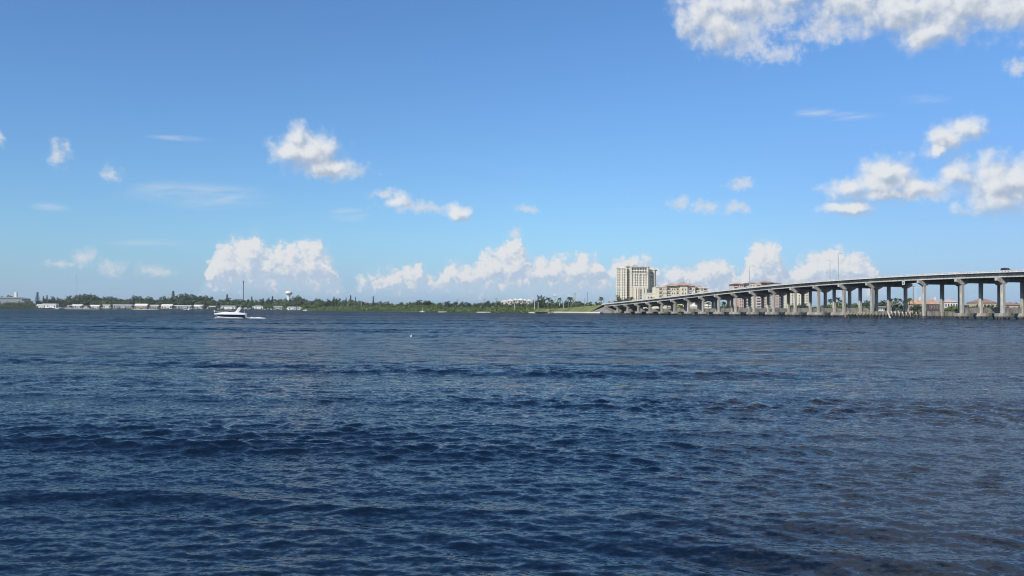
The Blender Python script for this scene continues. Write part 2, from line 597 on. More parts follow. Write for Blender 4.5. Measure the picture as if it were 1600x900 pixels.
# ------------------------------------------------------------------ land, river bed
SHORE = [(-60, 1930), (60, 1900), (240, 1850), (440, 1780), (480, 1640), (520, 1480), (600, 1330), (680, 1130), (760, 1030),
         (856, 965), (861, 905), (884, 848), (918, 784), (945, 772), (958, 764)]
shore = [(-3500, 2100)] + [(PX(x, z), z) for (x, z) in SHORE]
shore += [(90, 756), (104, 752), (128, 742), (150, 735), (205, 660), (262, 600), (430, 560), (900, 520), (3500, 500)]


def shelf(name, line, back, z_edge, z_in, m):
    mb = MB()
    k = len(line)
    vs, fs = [], []
    for (x, y) in line:
        L_ = math.hypot(x, y)
        vs.append((x, y, -1.0))
        vs.append((x, y, z_edge))
        vs.append((x * (1 + 14 / L_), y * (1 + 14 / L_), z_in))
        vs.append((x * back / y, back, z_in) if abs(x * back / y) < 60000 else (math.copysign(60000, x), back, z_in))
    for i in range(k - 1):
        a, b = 4 * i, 4 * (i + 1)
        for j in range(3):
            fs.append((a + j, b + j, b + j + 1, a + j + 1))
    mb.add(vs, fs)
    return structure(part(name, mb, m))


shelf('land', shore, 30000.0, 0.25, 1.3, EARTH)
mb = MB()
mb.add([(-40000, -3000, -4), (40000, -3000, -4), (40000, 32000, -4), (-40000, 32000, -4)], [(0, 1, 2, 3)])
structure(part('river_bed', mb, BED))

# pale sand showing along the shore
for (xa, xb, z, up) in [(684, 699, 1112, 0.5), (744, 767, 1030, 0.6), (826, 862, 985, 0.9), (100, 160, 1880, 0.7), (205, 250, 1850, 0.7)]:
    mb = MB()
    xs = [PX(xa, z), PX((xa + xb) / 2, z), PX(xb, z)]
    vs = []
    for i, x in enumerate(xs):
        w_ = (0.6, 1.0, 0.5)[i]
        zz = np.interp(PX(xa, z) + (i / 2) * (xs[2] - xs[0]), [p[0] for p in shore], [p[1] for p in shore])
        vs += [(x, zz - 7 * w_, 0.02), (x, zz - 4, 0.3 + up), (x, zz + 4, 0.5 + up)]
    mb.add(vs, [(0, 3, 4, 1), (1, 4, 5, 2), (3, 6, 7, 4), (4, 7, 8, 5)])
    structure(part('sand_beach', mb, SAND))

# ------------------------------------------------------------------ water: one sheet, real waves near the viewer
rng = np.random.default_rng(5)


def wave_components():
    comp = []
    for l in np.geomspace(0.08, 1.7, 84):
        th = rng.normal(0.0, 0.68) + math.radians(-99)       # the wind chop runs towards the viewer, a little to the left
        k = 2 * PI / l
        st = 0.052 * math.exp(-0.5 * (math.log(l / 0.235) / 0.8) ** 2) * (0.7 + 0.6 * rng.random())
        comp.append((k * math.cos(th), k * math.sin(th), st / k, rng.random() * 2 * PI, l))
    for l in np.geomspace(2.0, 6.5, 16):                      # low swell and old boat wash
        th = rng.normal(0.0, 0.16) + math.radians(-95)
        k = 2 * PI / l
        comp.append((k * math.cos(th), k * math.sin(th), 0.013 / k * (0.6 + 0.8 * rng.random()), rng.random() * 2 * PI, l))
    return comp


def build_water():
    fine = np.linspace(-math.radians(32), math.radians(32), 640)
    side = math.radians(32) + np.cumsum(np.linspace(0.0022, 0.016, 58))
    th = np.concatenate([-side[::-1], fine, side])
    na = len(th)
    LIM = float(side[-1])
    r = [2.4]
    while r[-1] < 300.0:                                      # rings: dense near by, 16 cm apart over the middle distance
        q_ = r[-1]
        r.append(q_ + min(0.0042 * q_, 0.155 + max(0.0, q_ - 60) * 0.0006))
    r = np.array(r)
    r *= 300.0 / r[-1]
    nr = len(r)
    R, T = np.meshgrid(r, th, indexing='ij')
    X, Y = R * np.sin(T), R * np.cos(T)
    step = np.maximum(R * np.gradient(th)[None, :], np.gradient(r)[:, None] * np.ones_like(R))
    Zh = np.zeros_like(X)
    DX = np.zeros_like(X)
    DY = np.zeros_like(X)
    # gusts: patches where the chop stands a little higher, lying in bands across the wind
    gust = np.zeros_like(X)
    for i in range(14):
        l = 7.0 * 1.32 ** i
        a1 = rng.normal(0, 0.35) + math.radians(-95)
        gust += np.sin(2 * PI / l * (X * math.cos(a1) * 0.9 + Y * math.sin(a1)) + rng.random() * 6.28)
    gust = 1.0 + 0.26 * gust
    gust = np.clip(gust, 0.45, 1.8)
    for (kx, ky, a, ph, l) in wave_components():
        w = np.clip((l / step - 2.2) / 2.5, 0, 1)
        w = w * w * (3 - 2 * w)
        if w.max() <= 0:
            continue
        arg = kx * X + ky * Y + ph
        kk = math.hypot(kx, ky)
        amp = a * w * gust
        Zh += amp * np.cos(arg)
        DX -= amp * 0.95 * kx / kk * np.sin(arg)
        DY -= amp * 0.95 * ky / kk * np.sin(arg)
    # trains of low boat wash crossing the chop: (x, y, half length, half depth, wavelength, steepness, heading)
    for (cx, cy, sx, sy, l, st, hd) in [(-5.2, 12.3, 3.4, 1.3, 1.7, 0.17, -93), (-1.6, 8.5, 1.9, 0.8, 1.1, 0.16, -100), (1.9, 7.0, 1.3, 0.8, 1.2, 0.17, -104), (-3.9, 9.0, 1.6, 0.7, 1.2, 0.15, -92), (2.2, 12.6, 3.0, 1.2, 1.6, 0.12, -101),
                                        (-9.0, 19.0, 3.4, 1.6, 1.9, 0.09, -94), (5.0, 21.0, 3.6, 1.8, 2.0, 0.08, -99), (-3.0, 27.0, 4.0, 2.0, 2.2, 0.08, -92), (-14.0, 36.0, 6.0, 2.4, 2.4, 0.08, -95), (9.0, 41.0, 7.0, 3.0, 2.6, 0.07, -97),
                                        (-20.0, 57.0, 9.0, 3.4, 2.8, 0.07, -93), (14.0, 66.0, 10.0, 4.0, 3.0, 0.06, -96)]:
        a1 = math.radians(hd)
        k = 2 * PI / l
        kx, ky = k * math.cos(a1), k * math.sin(a1)
        wob = 0.5 * np.sin(X * 0.9 + cx) + 0.35 * np.sin(X * 2.1 + cy)
        ca, sa = math.cos(a1), math.sin(a1)
        al = (X - cx) * ca + (Y - cy) * sa
        ac = -(X - cx) * sa + (Y - cy) * ca
        env = np.exp(-(al / sy) ** 2 - (ac / sx) ** 2) * st / k
        arg = kx * (X - cx) + ky * (Y - cy) + wob
        Zh += env * np.cos(arg)
        DX -= env * 0.9 * ca * np.sin(arg)
        DY -= env * 0.9 * sa * np.sin(arg)
    edge = np.clip((300 - R) / 60, 0, 1) * np.clip((LIM - np.abs(T)) / 0.08, 0, 1)
    Zh *= edge
    X = X + DX * edge
    Y = Y + DY * edge
    co = np.stack([X, Y, Zh], -1).reshape(-1, 3)
    idx = np.arange(na * nr).reshape(nr, na)
    q = np.stack([idx[:-1, :-1], idx[:-1, 1:], idx[1:, 1:], idx[1:, :-1]], -1).reshape(-1, 4)
    # calm outer sheet, butted to the rim of the waved part
    extra, ex = [], []
    base_n = co.shape[0]

    def addv(p):
        extra.append(p)
        return base_n + len(extra) - 1
    rim = idx[-1, :]
    far = [addv((60000 * math.sin(t), 60000 * math.cos(t), 0.0)) for t in th[::20]] + [addv((60000 * math.sin(th[-1]), 60000 * math.cos(th[-1]), 0.0))]
    tris = []
    cols = list(range(0, na, 20)) + [na - 1]
    for i in range(len(cols) - 1):
        seg = [int(rim[c]) for c in range(cols[i], cols[i + 1] + 1)]
        tris.append(seg + [far[i + 1], far[i]])
    # behind and beside the viewer
    left = [int(v) for v in idx[:, 0]]
    right = [int(v) for v in idx[:, -1]]
    near = [int(v) for v in idx[0, :]]
    bl, br = addv((-60000, -3000, 0)), addv((60000, -3000, 0))
    tris.append([far[0], bl] + left[::-40][::-1][::1][::-1][::1] if False else [far[0]] + left[::-1] + [bl])
    tris.append([br] + right + [far[-1]])
    tris.append([bl] + near + [br])
    co = np.concatenate([co, np.array(extra)], 0)
    me = bpy.data.meshes.new('water')
    me.vertices.add(len(co))
    me.vertices.foreach_set('co', co.astype(np.float32).ravel())
    loops = np.concatenate([q.ravel(), np.array([i for t in tris for i in t])])
    starts = list(np.arange(0, q.size, 4))
    s = q.size
    for t in tris:
        starts.append(s)
        s += len(t)
    me.loops.add(len(loops))
    me.polygons.add(len(starts))
    me.loops.foreach_set('vertex_index', loops.astype(np.int32))
    me.polygons.foreach_set('loop_start', np.array(starts, dtype=np.int32))
    me.polygons.foreach_set('use_smooth', np.ones(len(starts), dtype=bool))
    me.update(calc_edges=True)
    # how much of the chop the mesh is too coarse to carry here, so that the relief of the material carries it
    lost = np.ones(len(co), dtype=np.float32)
    lost[:na * nr] = np.clip((step.ravel() * 4 - 0.11) / 1.3, 0, 1)
    at = me.attributes.new('chop_relief', 'FLOAT', 'POINT')
    at.data.foreach_set('value', lost)
    return me


RIPPLE, CHOP, ROUGH_LOSS = 0.48, 3.0, 0.06
HAZE = 0.00005
WATER_BODY = (0.003, 0.0088, 0.021, 1)
wm = bpy.data.materials.new('river_water')
wm.use_nodes = True
t = NT(wm.node_tree)
wm.node_tree.nodes.clear()
ge = t.node('ShaderNodeNewGeometry')
pos = ge.outputs['Position']
at = t.node('ShaderNodeAttribute', attribute_name='chop_relief')
# slopes of the ripples, and of the chop where the sheet is too coarse to carry it
patch = t.smooth(t.noise(t.v('MULTIPLY', pos, (0.02, 0.06, 1.0)), 1.0, 3, 0.55), 0.3, 0.7, 0.75, 1.15)
rip = t.v('SUBTRACT', t.noise(t.v('MULTIPLY', pos, (0.8, 1.0, 1.0)), 20.0, 3, 0.6, out=1), (0.5, 0.5, 0.5))
chop = t.v('SUBTRACT', t.noise(t.v('MULTIPLY', pos, (0.55, 1.0, 1.0)), 1.6, 6, 0.68, out=1), (0.5, 0.5, 0.5))
amp = t.m('MULTIPLY', t.m('MULTIPLY_ADD', at.outputs['Fac'], CHOP, 0.0), patch)
ramp = t.m('MULTIPLY_ADD', at.outputs['Fac'], 1.6, RIPPLE)
slope = t.v('ADD', t.v('MULTIPLY', t.v('MULTIPLY', rip, (1, 1, 0)), t.comb(ramp, ramp, 0)), t.v('MULTIPLY', t.v('MULTIPLY', chop, (1, 1, 0)), t.comb(amp, amp, 0)))
nrm = t.v('NORMALIZE', t.v('ADD', ge.outputs['Normal'], slope))
body = t.node('ShaderNodeBsdfDiffuse')
body.inputs['Color'].default_value = WATER_BODY
gl = t.node('ShaderNodeBsdfGlossy')
gl.inputs['Color'].default_value = (1, 1, 1, 1)
gl.inputs['Roughness'].default_value = 0.07
t.link(nrm, gl.inputs['Normal'])
fr = t.node('ShaderNodeFresnel')
fr.inputs['IOR'].default_value = 1.333
t.link(nrm, fr.inputs['Normal'])
# a ruffled surface mirrors far less at a glancing angle than a flat one: where the relief is not in the mesh, the mean reflectance of wind-roughened water
fe = t.m('MULTIPLY', fr.outputs[0], t.m('SUBTRACT', 0.60, t.m('MULTIPLY', at.outputs['Fac'], ROUGH_LOSS)))
ms = t.node('ShaderNodeMixShader')
t.link(fe, ms.inputs[0])
t.link(body.outputs[0], ms.inputs[1])
t.link(gl.outputs[0], ms.inputs[2])
ou = t.node('ShaderNodeOutputMaterial')
t.link(ms.outputs[0], ou.inputs[0])
wme = build_water()
wme.materials.append(wm)
structure(link('water', wme))


# ------------------------------------------------------------------ the bridge
BA, BB, BC, Z0 = 959.394, -11.68286, -0.0280465, 770.0
SPAN = 22.24
ex, ey = 0.23927, -0.97095            # along the bridge, towards the viewer
BX0, BY0 = (BA - 800) / F * Z0, Z0
BRZ = math.atan2(ey, ex)


def BT(px):                            # where along the bridge (in spans) its near edge crosses a photo column
    return (px - BA) / (BB - BC * px)


def BW(s, q):                          # bridge coordinates -> world
    return (BX0 + ex * s - ey * q, BY0 + ey * s + ex * q)


_T = np.array([-14, -10, -6, -3, -0.6, 1.5, 3.5, 6, 8.2, 9.5, 11, 12.7, 14, 16, 17.5, 19.3, 22, 25])
_Hh = np.array([4.2, 4.7, 5.9, 7.3, 8.75, 10.05, 11.4, 13.3, 15.0, 15.95, 16.9, 17.6, 18.05, 18.3, 18.25, 17.85, 16.7, 15.2])
_ts = np.linspace(-14, 25, 600)
_hs = np.interp(_ts, _T, _Hh)
_hs = np.convolve(np.pad(_hs, 30, mode='edge'), np.ones(61) / 61, mode='valid')


def TOP(t):                            # parapet top above the water
    return float(np.interp(t, _ts, _hs))


PIERS = list(range(0, 16)) + [16.64, 17.68, 18.68, 19.68, 20.68]
QW = 23.2                              # deck width
COLQ = (2.9, 11.5, 20.1)

bridge = thing('road_bridge', 'long concrete girder bridge climbing from the grassy bank over the river to the right', 'bridge',
               (BX0, BY0, 0), BRZ)


def sweep(name, prof, ta, tb, m, parent, off, nseg=None):
    """a section (q, z below parapet top) swept along the profile"""
    mb = MB()
    k = len(prof)
    nn = nseg or max(2, int((tb - ta) * 3))
    vs, fs = [], []
    for i in range(nn + 1):
        tt = ta + (tb - ta) * i / nn
        for (q, z) in prof:
            vs.append((tt * SPAN, q, TOP(tt) + z))
    for i in range(nn):
        for j in range(k):
            j2 = (j + 1) % k
            fs.append((i * k + j, i * k + j2, (i + 1) * k + j2, (i + 1) * k + j))
    fs.append(tuple(range(k)))
    fs.append(tuple(reversed(range(nn * k, nn * k + k))))
    mb.add(vs, fs)
    return part(name, mb, m, parent)


TA, TB = -1.0, 21.0
# deck slab with its overhang, asphalt, kerbs
sweep('deck', [(0.8, -1.05), (QW - 0.8, -1.05), (QW - 0.8, -0.80), (0.8, -0.80)], TA, TB, CONC, bridge, 0)
sweep('carriageway', [(1.9, -0.796), (QW - 1.9, -0.796), (QW - 1.9, -0.76), (1.9, -0.76)], TA, TB, ASPH, bridge, 0)
sweep('median_barrier', [(QW / 2 - 0.3, -0.755), (QW / 2 + 0.3, -0.755), (QW / 2 + 0.1, -0.05), (QW / 2 - 0.1, -0.05)], TA, TB, CONC, bridge, 0)
for (q0, q1) in ((0.82, 1.88), (QW - 1.88, QW - 0.82)):
    sweep('walkway', [(q0, -0.796), (q1, -0.796), (q1, -0.62), (q0, -0.62)], TA, TB, CONC, bridge, 0)
for (q0, q1) in ((0.12, 0.5), (QW - 0.5, QW - 0.12)):
    bal = sweep('balustrade', [(q0, -0.80), (q1 + (0.3 if q0 < 5 else 0), -0.80), (q1 + (0.3 if q0 < 5 else 0), -0.5), (q0, -0.5)] if q0 < 5 else [(q0 - 0.3, -0.80), (q1, -0.80), (q1, -0.50), (q0 - 0.3, -0.50)], TA, TB, CONC_W, bridge, 0)
    sweep('hand_rail', [(q0, -0.20), (q1, -0.20), (q1, 0.0), (q0, 0.0)], TA, TB, CONC_W, bal, 0)
    mb = MB()
    s = TA * SPAN + 0.4
    i = 0
    while s < TB * SPAN - 0.5:
        tt = s / SPAN
        w_ = 0.75 if i % 7 else 1.3
        z_ = TOP(tt)
        mb.box(s, s + w_, q0 + 0.06, q1 - 0.06, z_ - 0.503, z_ - 0.19)
        s += 1.65
        i += 1
    stuff(part('baluster', mb, CONC_W, bal))

# girders: seven lines of I beams in every span
GQ = [1.75 + i * (QW - 3.5) / 6 for i in range(7)]


def i_beam(L_, h):
    mb = MB()
    p = [(-0.38, 0), (0.38, 0), (0.38, 0.2), (0.13, 0.36), (0.13, h - 0.25), (0.32, h - 0.12), (0.32, h),
         (-0.32, h), (-0.32, h - 0.12), (-0.13, h - 0.25), (-0.13, 0.36), (-0.38, 0.2)]
    k = len(p)
    vs = [(0, a, z) for a, z in p] + [(L_, a, z) for a, z in p]
    fs = [(i, (i + 1) % k, (i + 1) % k + k, i + k) for i in range(k)]
    fs += [tuple(reversed(range(k))), tuple(range(k, 2 * k))]
    mb.add(vs, fs)
    return mb.mesh('girder', CONC)


GD = 1.42
spans = [(-0.95, 0)] + list(zip(PIERS[:-1], PIERS[1:])) + [(PIERS[-1], TB)]
beam_cache = {}
for (ta, tb) in spans:
    L_ = (tb - ta) * SPAN - 0.16
    key = round(L_, 1)
    me = beam_cache.setdefault(key, i_beam(L_, GD))
    za, zb = TOP(ta) - 1.06 - GD, TOP(tb) - 1.06 - GD
    for q in GQ:
        o = link('girder', me, bridge, (ta * SPAN + 0.08, q, za))
        o.rotation_euler = (0, -math.atan2(zb - za, (tb - ta) * SPAN), 0)


def pier_cap(h):
    """hammer-ended bent cap: shallow tips deepening towards the outer columns"""
    mb = MB()
    out = [(0.0, 0), (0.0, -1.15), (COLQ[0] - 0.75, -2.35), (COLQ[0] + 1.0, -2.35), (COLQ[0] + 1.6, -1.75),
           (COLQ[2] - 1.6, -1.75), (COLQ[2] - 1.0, -2.35), (COLQ[2] + 0.75, -2.35), (QW, -1.15), (QW, 0)]
    k = len(out)
    vs = [(-0.75, q, z) for q, z in out] + [(0.75, q, z) for q, z in out]
    fs = [(i, (i + 1) % k, (i + 1) % k + k, i + k) for i in range(k)]
    quads = [(0, 1, 2, 3, 4, 5, 6, 7, 8, 9)]
    fs += [tuple(reversed(c)) for c in quads] + [tuple(i + k for i in c) for c in quads]
    mb.add(vs, fs)
    return mb.mesh('pier_cap', CONC)


cap_me = pier_cap(0)
foot_mb = MB()
foot_mb.box(-2.1, 2.1, -1.9, 1.9, 0.62, 2.2)
foot_me = foot_mb.mesh('footing', CONC_D)
pile_mb = MB()
pile_mb.box(-0.25, 0.25, -0.25, 0.25, -4.0, 0.625)
pile_me = pile_mb.mesh('footing_pile', CONC_D)
for t_ in PIERS:
    ztop = TOP(t_) - 1.06 - GD - 0.02
    if ztop - 2.5 < 2.5:
        pass
    cap = link('pier_cap', cap_me, bridge, (t_ * SPAN, 0, ztop))
    main = t_ in (15, 16.64)
    for q in COLQ:
        w_ = 0.66
        mb = MB()
        zb = 2.195 if not main else -3.0
        ch = 0.14
        mb.prism([(-w_, -w_ + ch), (-w_ + ch, -w_), (w_ - ch, -w_), (w_, -w_ + ch), (w_, w_ - ch), (w_ - ch, w_), (-w_ + ch, w_), (-w_, w_ - ch)],
                 zb - ztop, -2.34 if q != COLQ[1] else -1.74)
        part('column', mb, CONC, cap, loc=(0, q, 0))
        if not main:
            link('footing', foot_me, cap, (0, q, -ztop))
            for (a_, b_) in ((-1.5, -1.3), (1.5, -1.3), (-1.5, 1.3), (1.5, 1.3)):
                pass
    for (qa, qb) in ((COLQ[0] + 0.663, COLQ[1] - 0.663), (COLQ[1] + 0.663, COLQ[2] - 0.663)):
        mb = MB()
        z0_, z1_ = (2.2, 4.35) if not main else (0.7, 2.9)
        mb.box(-0.28, 0.28, qa, qb, z0_ - ztop, z1_ - ztop)
        part('strut_wall', mb, CONC_D, cap)
    if not main:
        mb = MB()
        for q in COLQ:
            for (a_, b_) in ((-1.5, -1.3), (1.5, -1.3), (-1.5, 1.3), (1.5, 1.3)):
                mb.box(a_ - 0.25, a_ + 0.25, q + b_ - 0.25, q + b_ + 0.25, -4.0 - ztop, 0.622 - ztop)
        stuff(part('foundation_pile', mb, CONC_D, cap))
# abutment
mb = MB()
mb.box(-1.0 * SPAN - 1.5, -0.955 * SPAN, 0.3, QW - 0.3, 0.5, TOP(-1.0) - 1.08)
part('abutment', mb, CONC, bridge)
for q in (0.05, QW - 0.65):
    mb = MB()
    mb.box(-1.0 * SPAN - 7, -1.0 * SPAN - 0.005, q, q + 0.6, 2.0, TOP(-1.15) - 0.15)
    part('wing_wall', mb, CONC_W, bridge)

# lamp columns on the bridge
def lamp(px, top_y, near, arm, label):
    t_ = BT(px) if near else None
    q = 0.7 if near else QW - 0.7
    if t_ is None:
        best = min((abs(800 + F * BW(tt * SPAN, q)[0] / BW(tt * SPAN, q)[1] - px), tt) for tt in np.linspace(0, 20, 4000))
        t_ = best[1]
    x, y = BW(t_ * SPAN, q)
    zb = TOP(t_) - 0.62
    h = PH(px, top_y, y) - zb
    r = thing('street_lamp', label, 'street lamp', (x, y, zb), BRZ, 'lamp columns standing on the bridge')
    mb = MB()
    mb.tube((0, 0, 0), (0, 0, h), 0.16, 0.09, 8)
    mb.box(-0.25, 0.25, -0.25, 0.25, 0, 0.12)
    part('lamp_pole', mb, STEEL, r)
    if arm:
        sgn = 1 if near else -1
        mb = MB()
        mb.tube((0, 0, h - 0.1), (0, 2.0 * sgn, h + 0.25), 0.06, 0.05, 6)
        part('lamp_arm', mb, STEEL, r)
        mb = MB()
        mb.hexa([(-0.16, 1.9 * sgn - 0.4, h + 0.12), (0.16, 1.9 * sgn - 0.4, h + 0.12), (0.13, 1.9 * sgn + 0.4, h + 0.16), (-0.13, 1.9 * sgn + 0.4, h + 0.16),
                 (-0.1, 1.9 * sgn - 0.3, h + 0.3), (0.1, 1.9 * sgn - 0.3, h + 0.3), (0.1, 1.9 * sgn + 0.3, h + 0.3), (-0.1, 1.9 * sgn + 0.3, h + 0.3)])
        part('lamp_head', mb, STEEL, r)
    return r


lamp(1308, 396.5, True, True, 'tallest lamp column on the near edge of the bridge, right of its shorter neighbour')
lamp(1297, 407, False, True, 'lamp column on the far edge of the bridge with its arm over the road')
lamp(1169, 415.5, True, True, 'lamp column on the near bridge edge before the orange roofed pink building')
lamp(1171.8, 424, False, True, 'lamp column on the far bridge edge close behind its neighbour above the pink building')
lamp(1066.5, 432, True, False, 'thin lamp column rising above the orange roof of the yellow condominium')
lamp(1077, 438, False, False, 'short lamp column tip right of its neighbour over the yellow condominium roof')

# dark estate car crossing the bridge (seen above the rail)
t_ = BT(1558)
cx, cy = BW(t_ * SPAN, 4.2)
car = thing('suv_car', 'dark blue car driving over the bridge behind the white rail at the far right', 'car',
            (cx, cy, TOP(t_) - 0.755), BRZ)
mb = MB()
prof_l = [(-2.35, 0.45), (-2.35, 0.95), (-2.2, 1.05), (2.1, 1.0), (2.38, 0.85), (2.38, 0.45)]
k = len(prof_l)
vs = [(x, -0.92, z) for x, z in prof_l] + [(x, 0.92, z) for x, z in prof_l]
mb.add(vs, [tuple(range(k)), tuple(reversed(range(k, 2 * k)))] + [((i + 1) % k, i, i + k, (i + 1) % k + k) for i in range(k)])
part('body', mb, CARP, car)
mb = MB()
mb.hexa([(-2.2, -0.9, 1.03), (1.2, -0.9, 1.03), (1.2, 0.9, 1.03), (-2.2, 0.9, 1.03),
         (-1.9, -0.72, 1.72), (0.35, -0.72, 1.72), (0.35, 0.72, 1.72), (-1.9, 0.72, 1.72)])
part('window_band', mb, GLASS, car)
mb = MB()
mb.hexa([(-2.0, -0.76, 1.70), (0.45, -0.76, 1.70), (0.45, 0.76, 1.70), (-2.0, 0.76, 1.70),
         (-1.8, -0.66, 1.80), (0.25, -0.66, 1.80), (0.25, 0.66, 1.80), (-1.8, 0.66, 1.80)])
part('roof', mb, CARP, car)
for (x, y) in ((-1.45, -0.8), (1.45, -0.8), (-1.45, 0.8), (1.45, 0.8)):
    mb = MB()
    mb.tube((x, y - 0.12, 0.36), (x, y + 0.12, 0.36), 0.36, 0.36, 14)
    part('wheel', mb, RUBBER, car)
for y in (-0.65, 0.65):
    mb = MB()
    mb.box(2.36, 2.40, y - 0.18, y + 0.18, 0.66, 0.82)
    part('headlight', mb, GEL, car)

# timber fenders guarding the channel under the bridge
x, y = BW(15.28 * SPAN, 0)
fen = thing('channel_fender', 'yellowed timber fender walkway with rails guarding the left side of the channel', 'fender', (x, y, 0), BRZ)
for i in range(22):
    q = -14.5 + i * 1.62
    mb = MB()
    mb.tube((0, q, -3), (0.0, q, 2.4 + 0.25 * math.sin(i * 2.1)), 0.2, 0.17, 7)
    part('fender_pile', mb, TIMBER if q > 0 else TIMBER_Y, fen)
for i in range(5):
    mb = MB()
    mb.box(-0.3, -0.215, -14.7, 20, 0.5 + i * 0.30, 0.68 + i * 0.30)
    part('fender_plank', mb, TIMBER_Y, fen)
mb = MB()
mb.box(0.21, 1.5, -14.6, 18, 1.55, 1.7)
part('walkway_deck', mb, TIMBER_Y, fen)
for z in (2.25, 2.75):
    mb = MB()
    mb.box(1.35, 1.45, -14.5, -2.5, z, z + 0.1)
    part('hand_rail', mb, TIMBER_Y, fen)
for i in range(7):
    mb = MB()
    mb.box(1.34, 1.46, -14.5 + i * 2.0, -14.36 + i * 2.0, 1.705, 2.8)
    part('rail_post', mb, TIMBER_Y, fen)

x, y = BW(16.38 * SPAN, 0)
fen2 = thing('channel_fender', 'row of dark fender piles with leaning pale sleeves beside the tall right channel pier', 'fender', (x, y, 0), BRZ)
for i, px in enumerate((1397, 1403, 1408, 1412.5, 1418, 1423, 1428)):
    q = -9.2 + i * 1.75
    mb = MB()
    mb.tube((0.9, q + 1.1, -3), (-0.4, q - 0.9, 3.0 - 0.08 * i), 0.31, 0.28, 8)
    part('sleeved_pile', mb, PILEW, fen2)
for i in range(14):
    q = -8.3 + i * 1.75
    mb = MB()
    mb.tube((0.9, q, -3), (0.9, q, 2.3 + 0.2 * math.sin(i * 1.7)), 0.2, 0.18, 7)
    part('fender_pile', mb, DARKT, fen2)
for i in range(4):
    mb = MB()
    mb.box(1.12, 1.22, -9.0, 18, 0.4 + i * 0.42, 0.62 + i * 0.42)
    part('fender_plank', mb, DARKT, fen2)

# channel sign hung under the deck by the tall pier
tt = 16.2
x, y = BW(tt * SPAN, 0.15)
sg = thing('channel_sign', 'small pale channel sign board hanging below the deck edge beside the tall pier', 'sign', (x, y, TOP(tt) - 2.55), BRZ)
mb = MB()
mb.box(-0.9, 0.9, -0.05, 0.05, -1.6, -0.2)
part('sign_board', mb, OFFW, sg)
mb = MB()
mb.box(-0.7, -0.6, -0.03, 0.03, -0.2, 0.25)
mb.box(0.6, 0.7, -0.03, 0.03, -0.2, 0.25)
part('hanger', mb, STEEL, sg)
mb = MB()
mb.box(-0.55, 0.55, -0.08, -0.052, -1.25, -0.55)
part('sign_panel', mb, SIGNG, sg)

# ------------------------------------------------------------------ embankment at the left end of the bridge
mb = MB()
vs, fs = [], []
ROWS = []
for i in range(15):
    tt = -0.97 - i * 0.8
    s = tt * SPAN
    top = TOP(tt) - 0.9
    w_ = (top - 1.2) * 1.7 + 1
    row = []
    toe = -w_
    for (q, z) in ((toe - 1.0, 1.15), (toe, 1.25), (-w_ * 0.5, 1.2 + (top - 1.2) * 0.55), (-0.6, top - 0.05), (QW + 0.6, top - 0.05), (QW + w_, 1.2)):
        xx, yy = BW(s, q)
        row.append((xx, yy, z))
    vs += row
k = 6
for i in range(14):
    for j in range(k - 1):
        a = i * k + j
        fs.append((a, a + 1, a + 1 + k, a + k))
mb.add(vs, fs)
structure(part('grass_embankment', mb, GRASS))
# approach road on top
mb = MB()
vs, fs = [], []
for i in range(15):
    tt = -1.02 - i * 0.8
    for q in (1.2, QW - 1.2):
        xx, yy = BW(tt * SPAN, q)
        vs.append((xx, yy, TOP(tt) - 0.88))
fs = [(2 * i, 2 * i + 1, 2 * i + 3, 2 * i + 2) for i in range(14)]
mb.add(vs, fs)
structure(part('road', mb, ASPH))
# paved slope under the end span
mb = MB()
vs = []
for (s, z) in ((-0.96 * SPAN, TOP(-0.96) - 2.7), (-0.5 * SPAN, 3.0), (0.1 * SPAN, -0.8)):
    for q in (-0.5, QW + 0.5):
        xx, yy = BW(s, q)
        vs.append((xx, yy, z))
vs2 = [BW(-0.968 * SPAN, -12.5), BW(-0.55 * SPAN, -8.0)]
mb.add(vs + [(vs2[0][0], vs2[0][1], 1.1), (vs2[1][0], vs2[1][1], -0.5)], [(0, 1, 3, 2), (2, 3, 5, 4), (6, 0, 2, 7), (7, 2, 4)])
structure(part('slope_paving', mb, RIPRAP))
# grass verge wall along the water at the foot of the embankment
wl = thing('sea_wall', 'low pale concrete sea wall along the water below the grassy embankment', 'sea wall', (PX(900, 905), 905, 0))
line = [(PX(856, 972), 972), (PX(861, 903), 903), (PX(884, 846), 846), (PX(918, 781), 781), (PX(938, 771), 771)]
mb = MB()
cp = MB()
for (a, b_) in zip(line[:-1], line[1:]):
    a = (a[0] - PX(900, 905), a[1] - 905)
    b_ = (b_[0] - PX(900, 905), b_[1] - 905)
    d_ = Vector((b_[0] - a[0], b_[1] - a[1])).normalized()
    nrm = Vector((-d_.y, d_.x))
    p4 = [a, b_, (b_[0] + nrm.x * 1.0, b_[1] + nrm.y * 1.0), (a[0] + nrm.x * 1.0, a[1] + nrm.y * 1.0)]
    mb.prism([p4[0], p4[1], p4[2], p4[3]], -2, 0.7)
    p5 = [(a[0] - nrm.x * .2, a[1] - nrm.y * .2), (b_[0] - nrm.x * .2, b_[1] - nrm.y * .2), (b_[0] + nrm.x * 3.5, b_[1] + nrm.y * 3.5), (a[0] + nrm.x * 3.5, a[1] + nrm.y * 3.5)]
    cp.prism(p5, 0.702, 1.7)
part('wall_face', mb, CONC_D, wl)
part('coping', cp, CONC_W, wl)
# ------------------------------------------------------------------ windows, balconies
_wc = {}


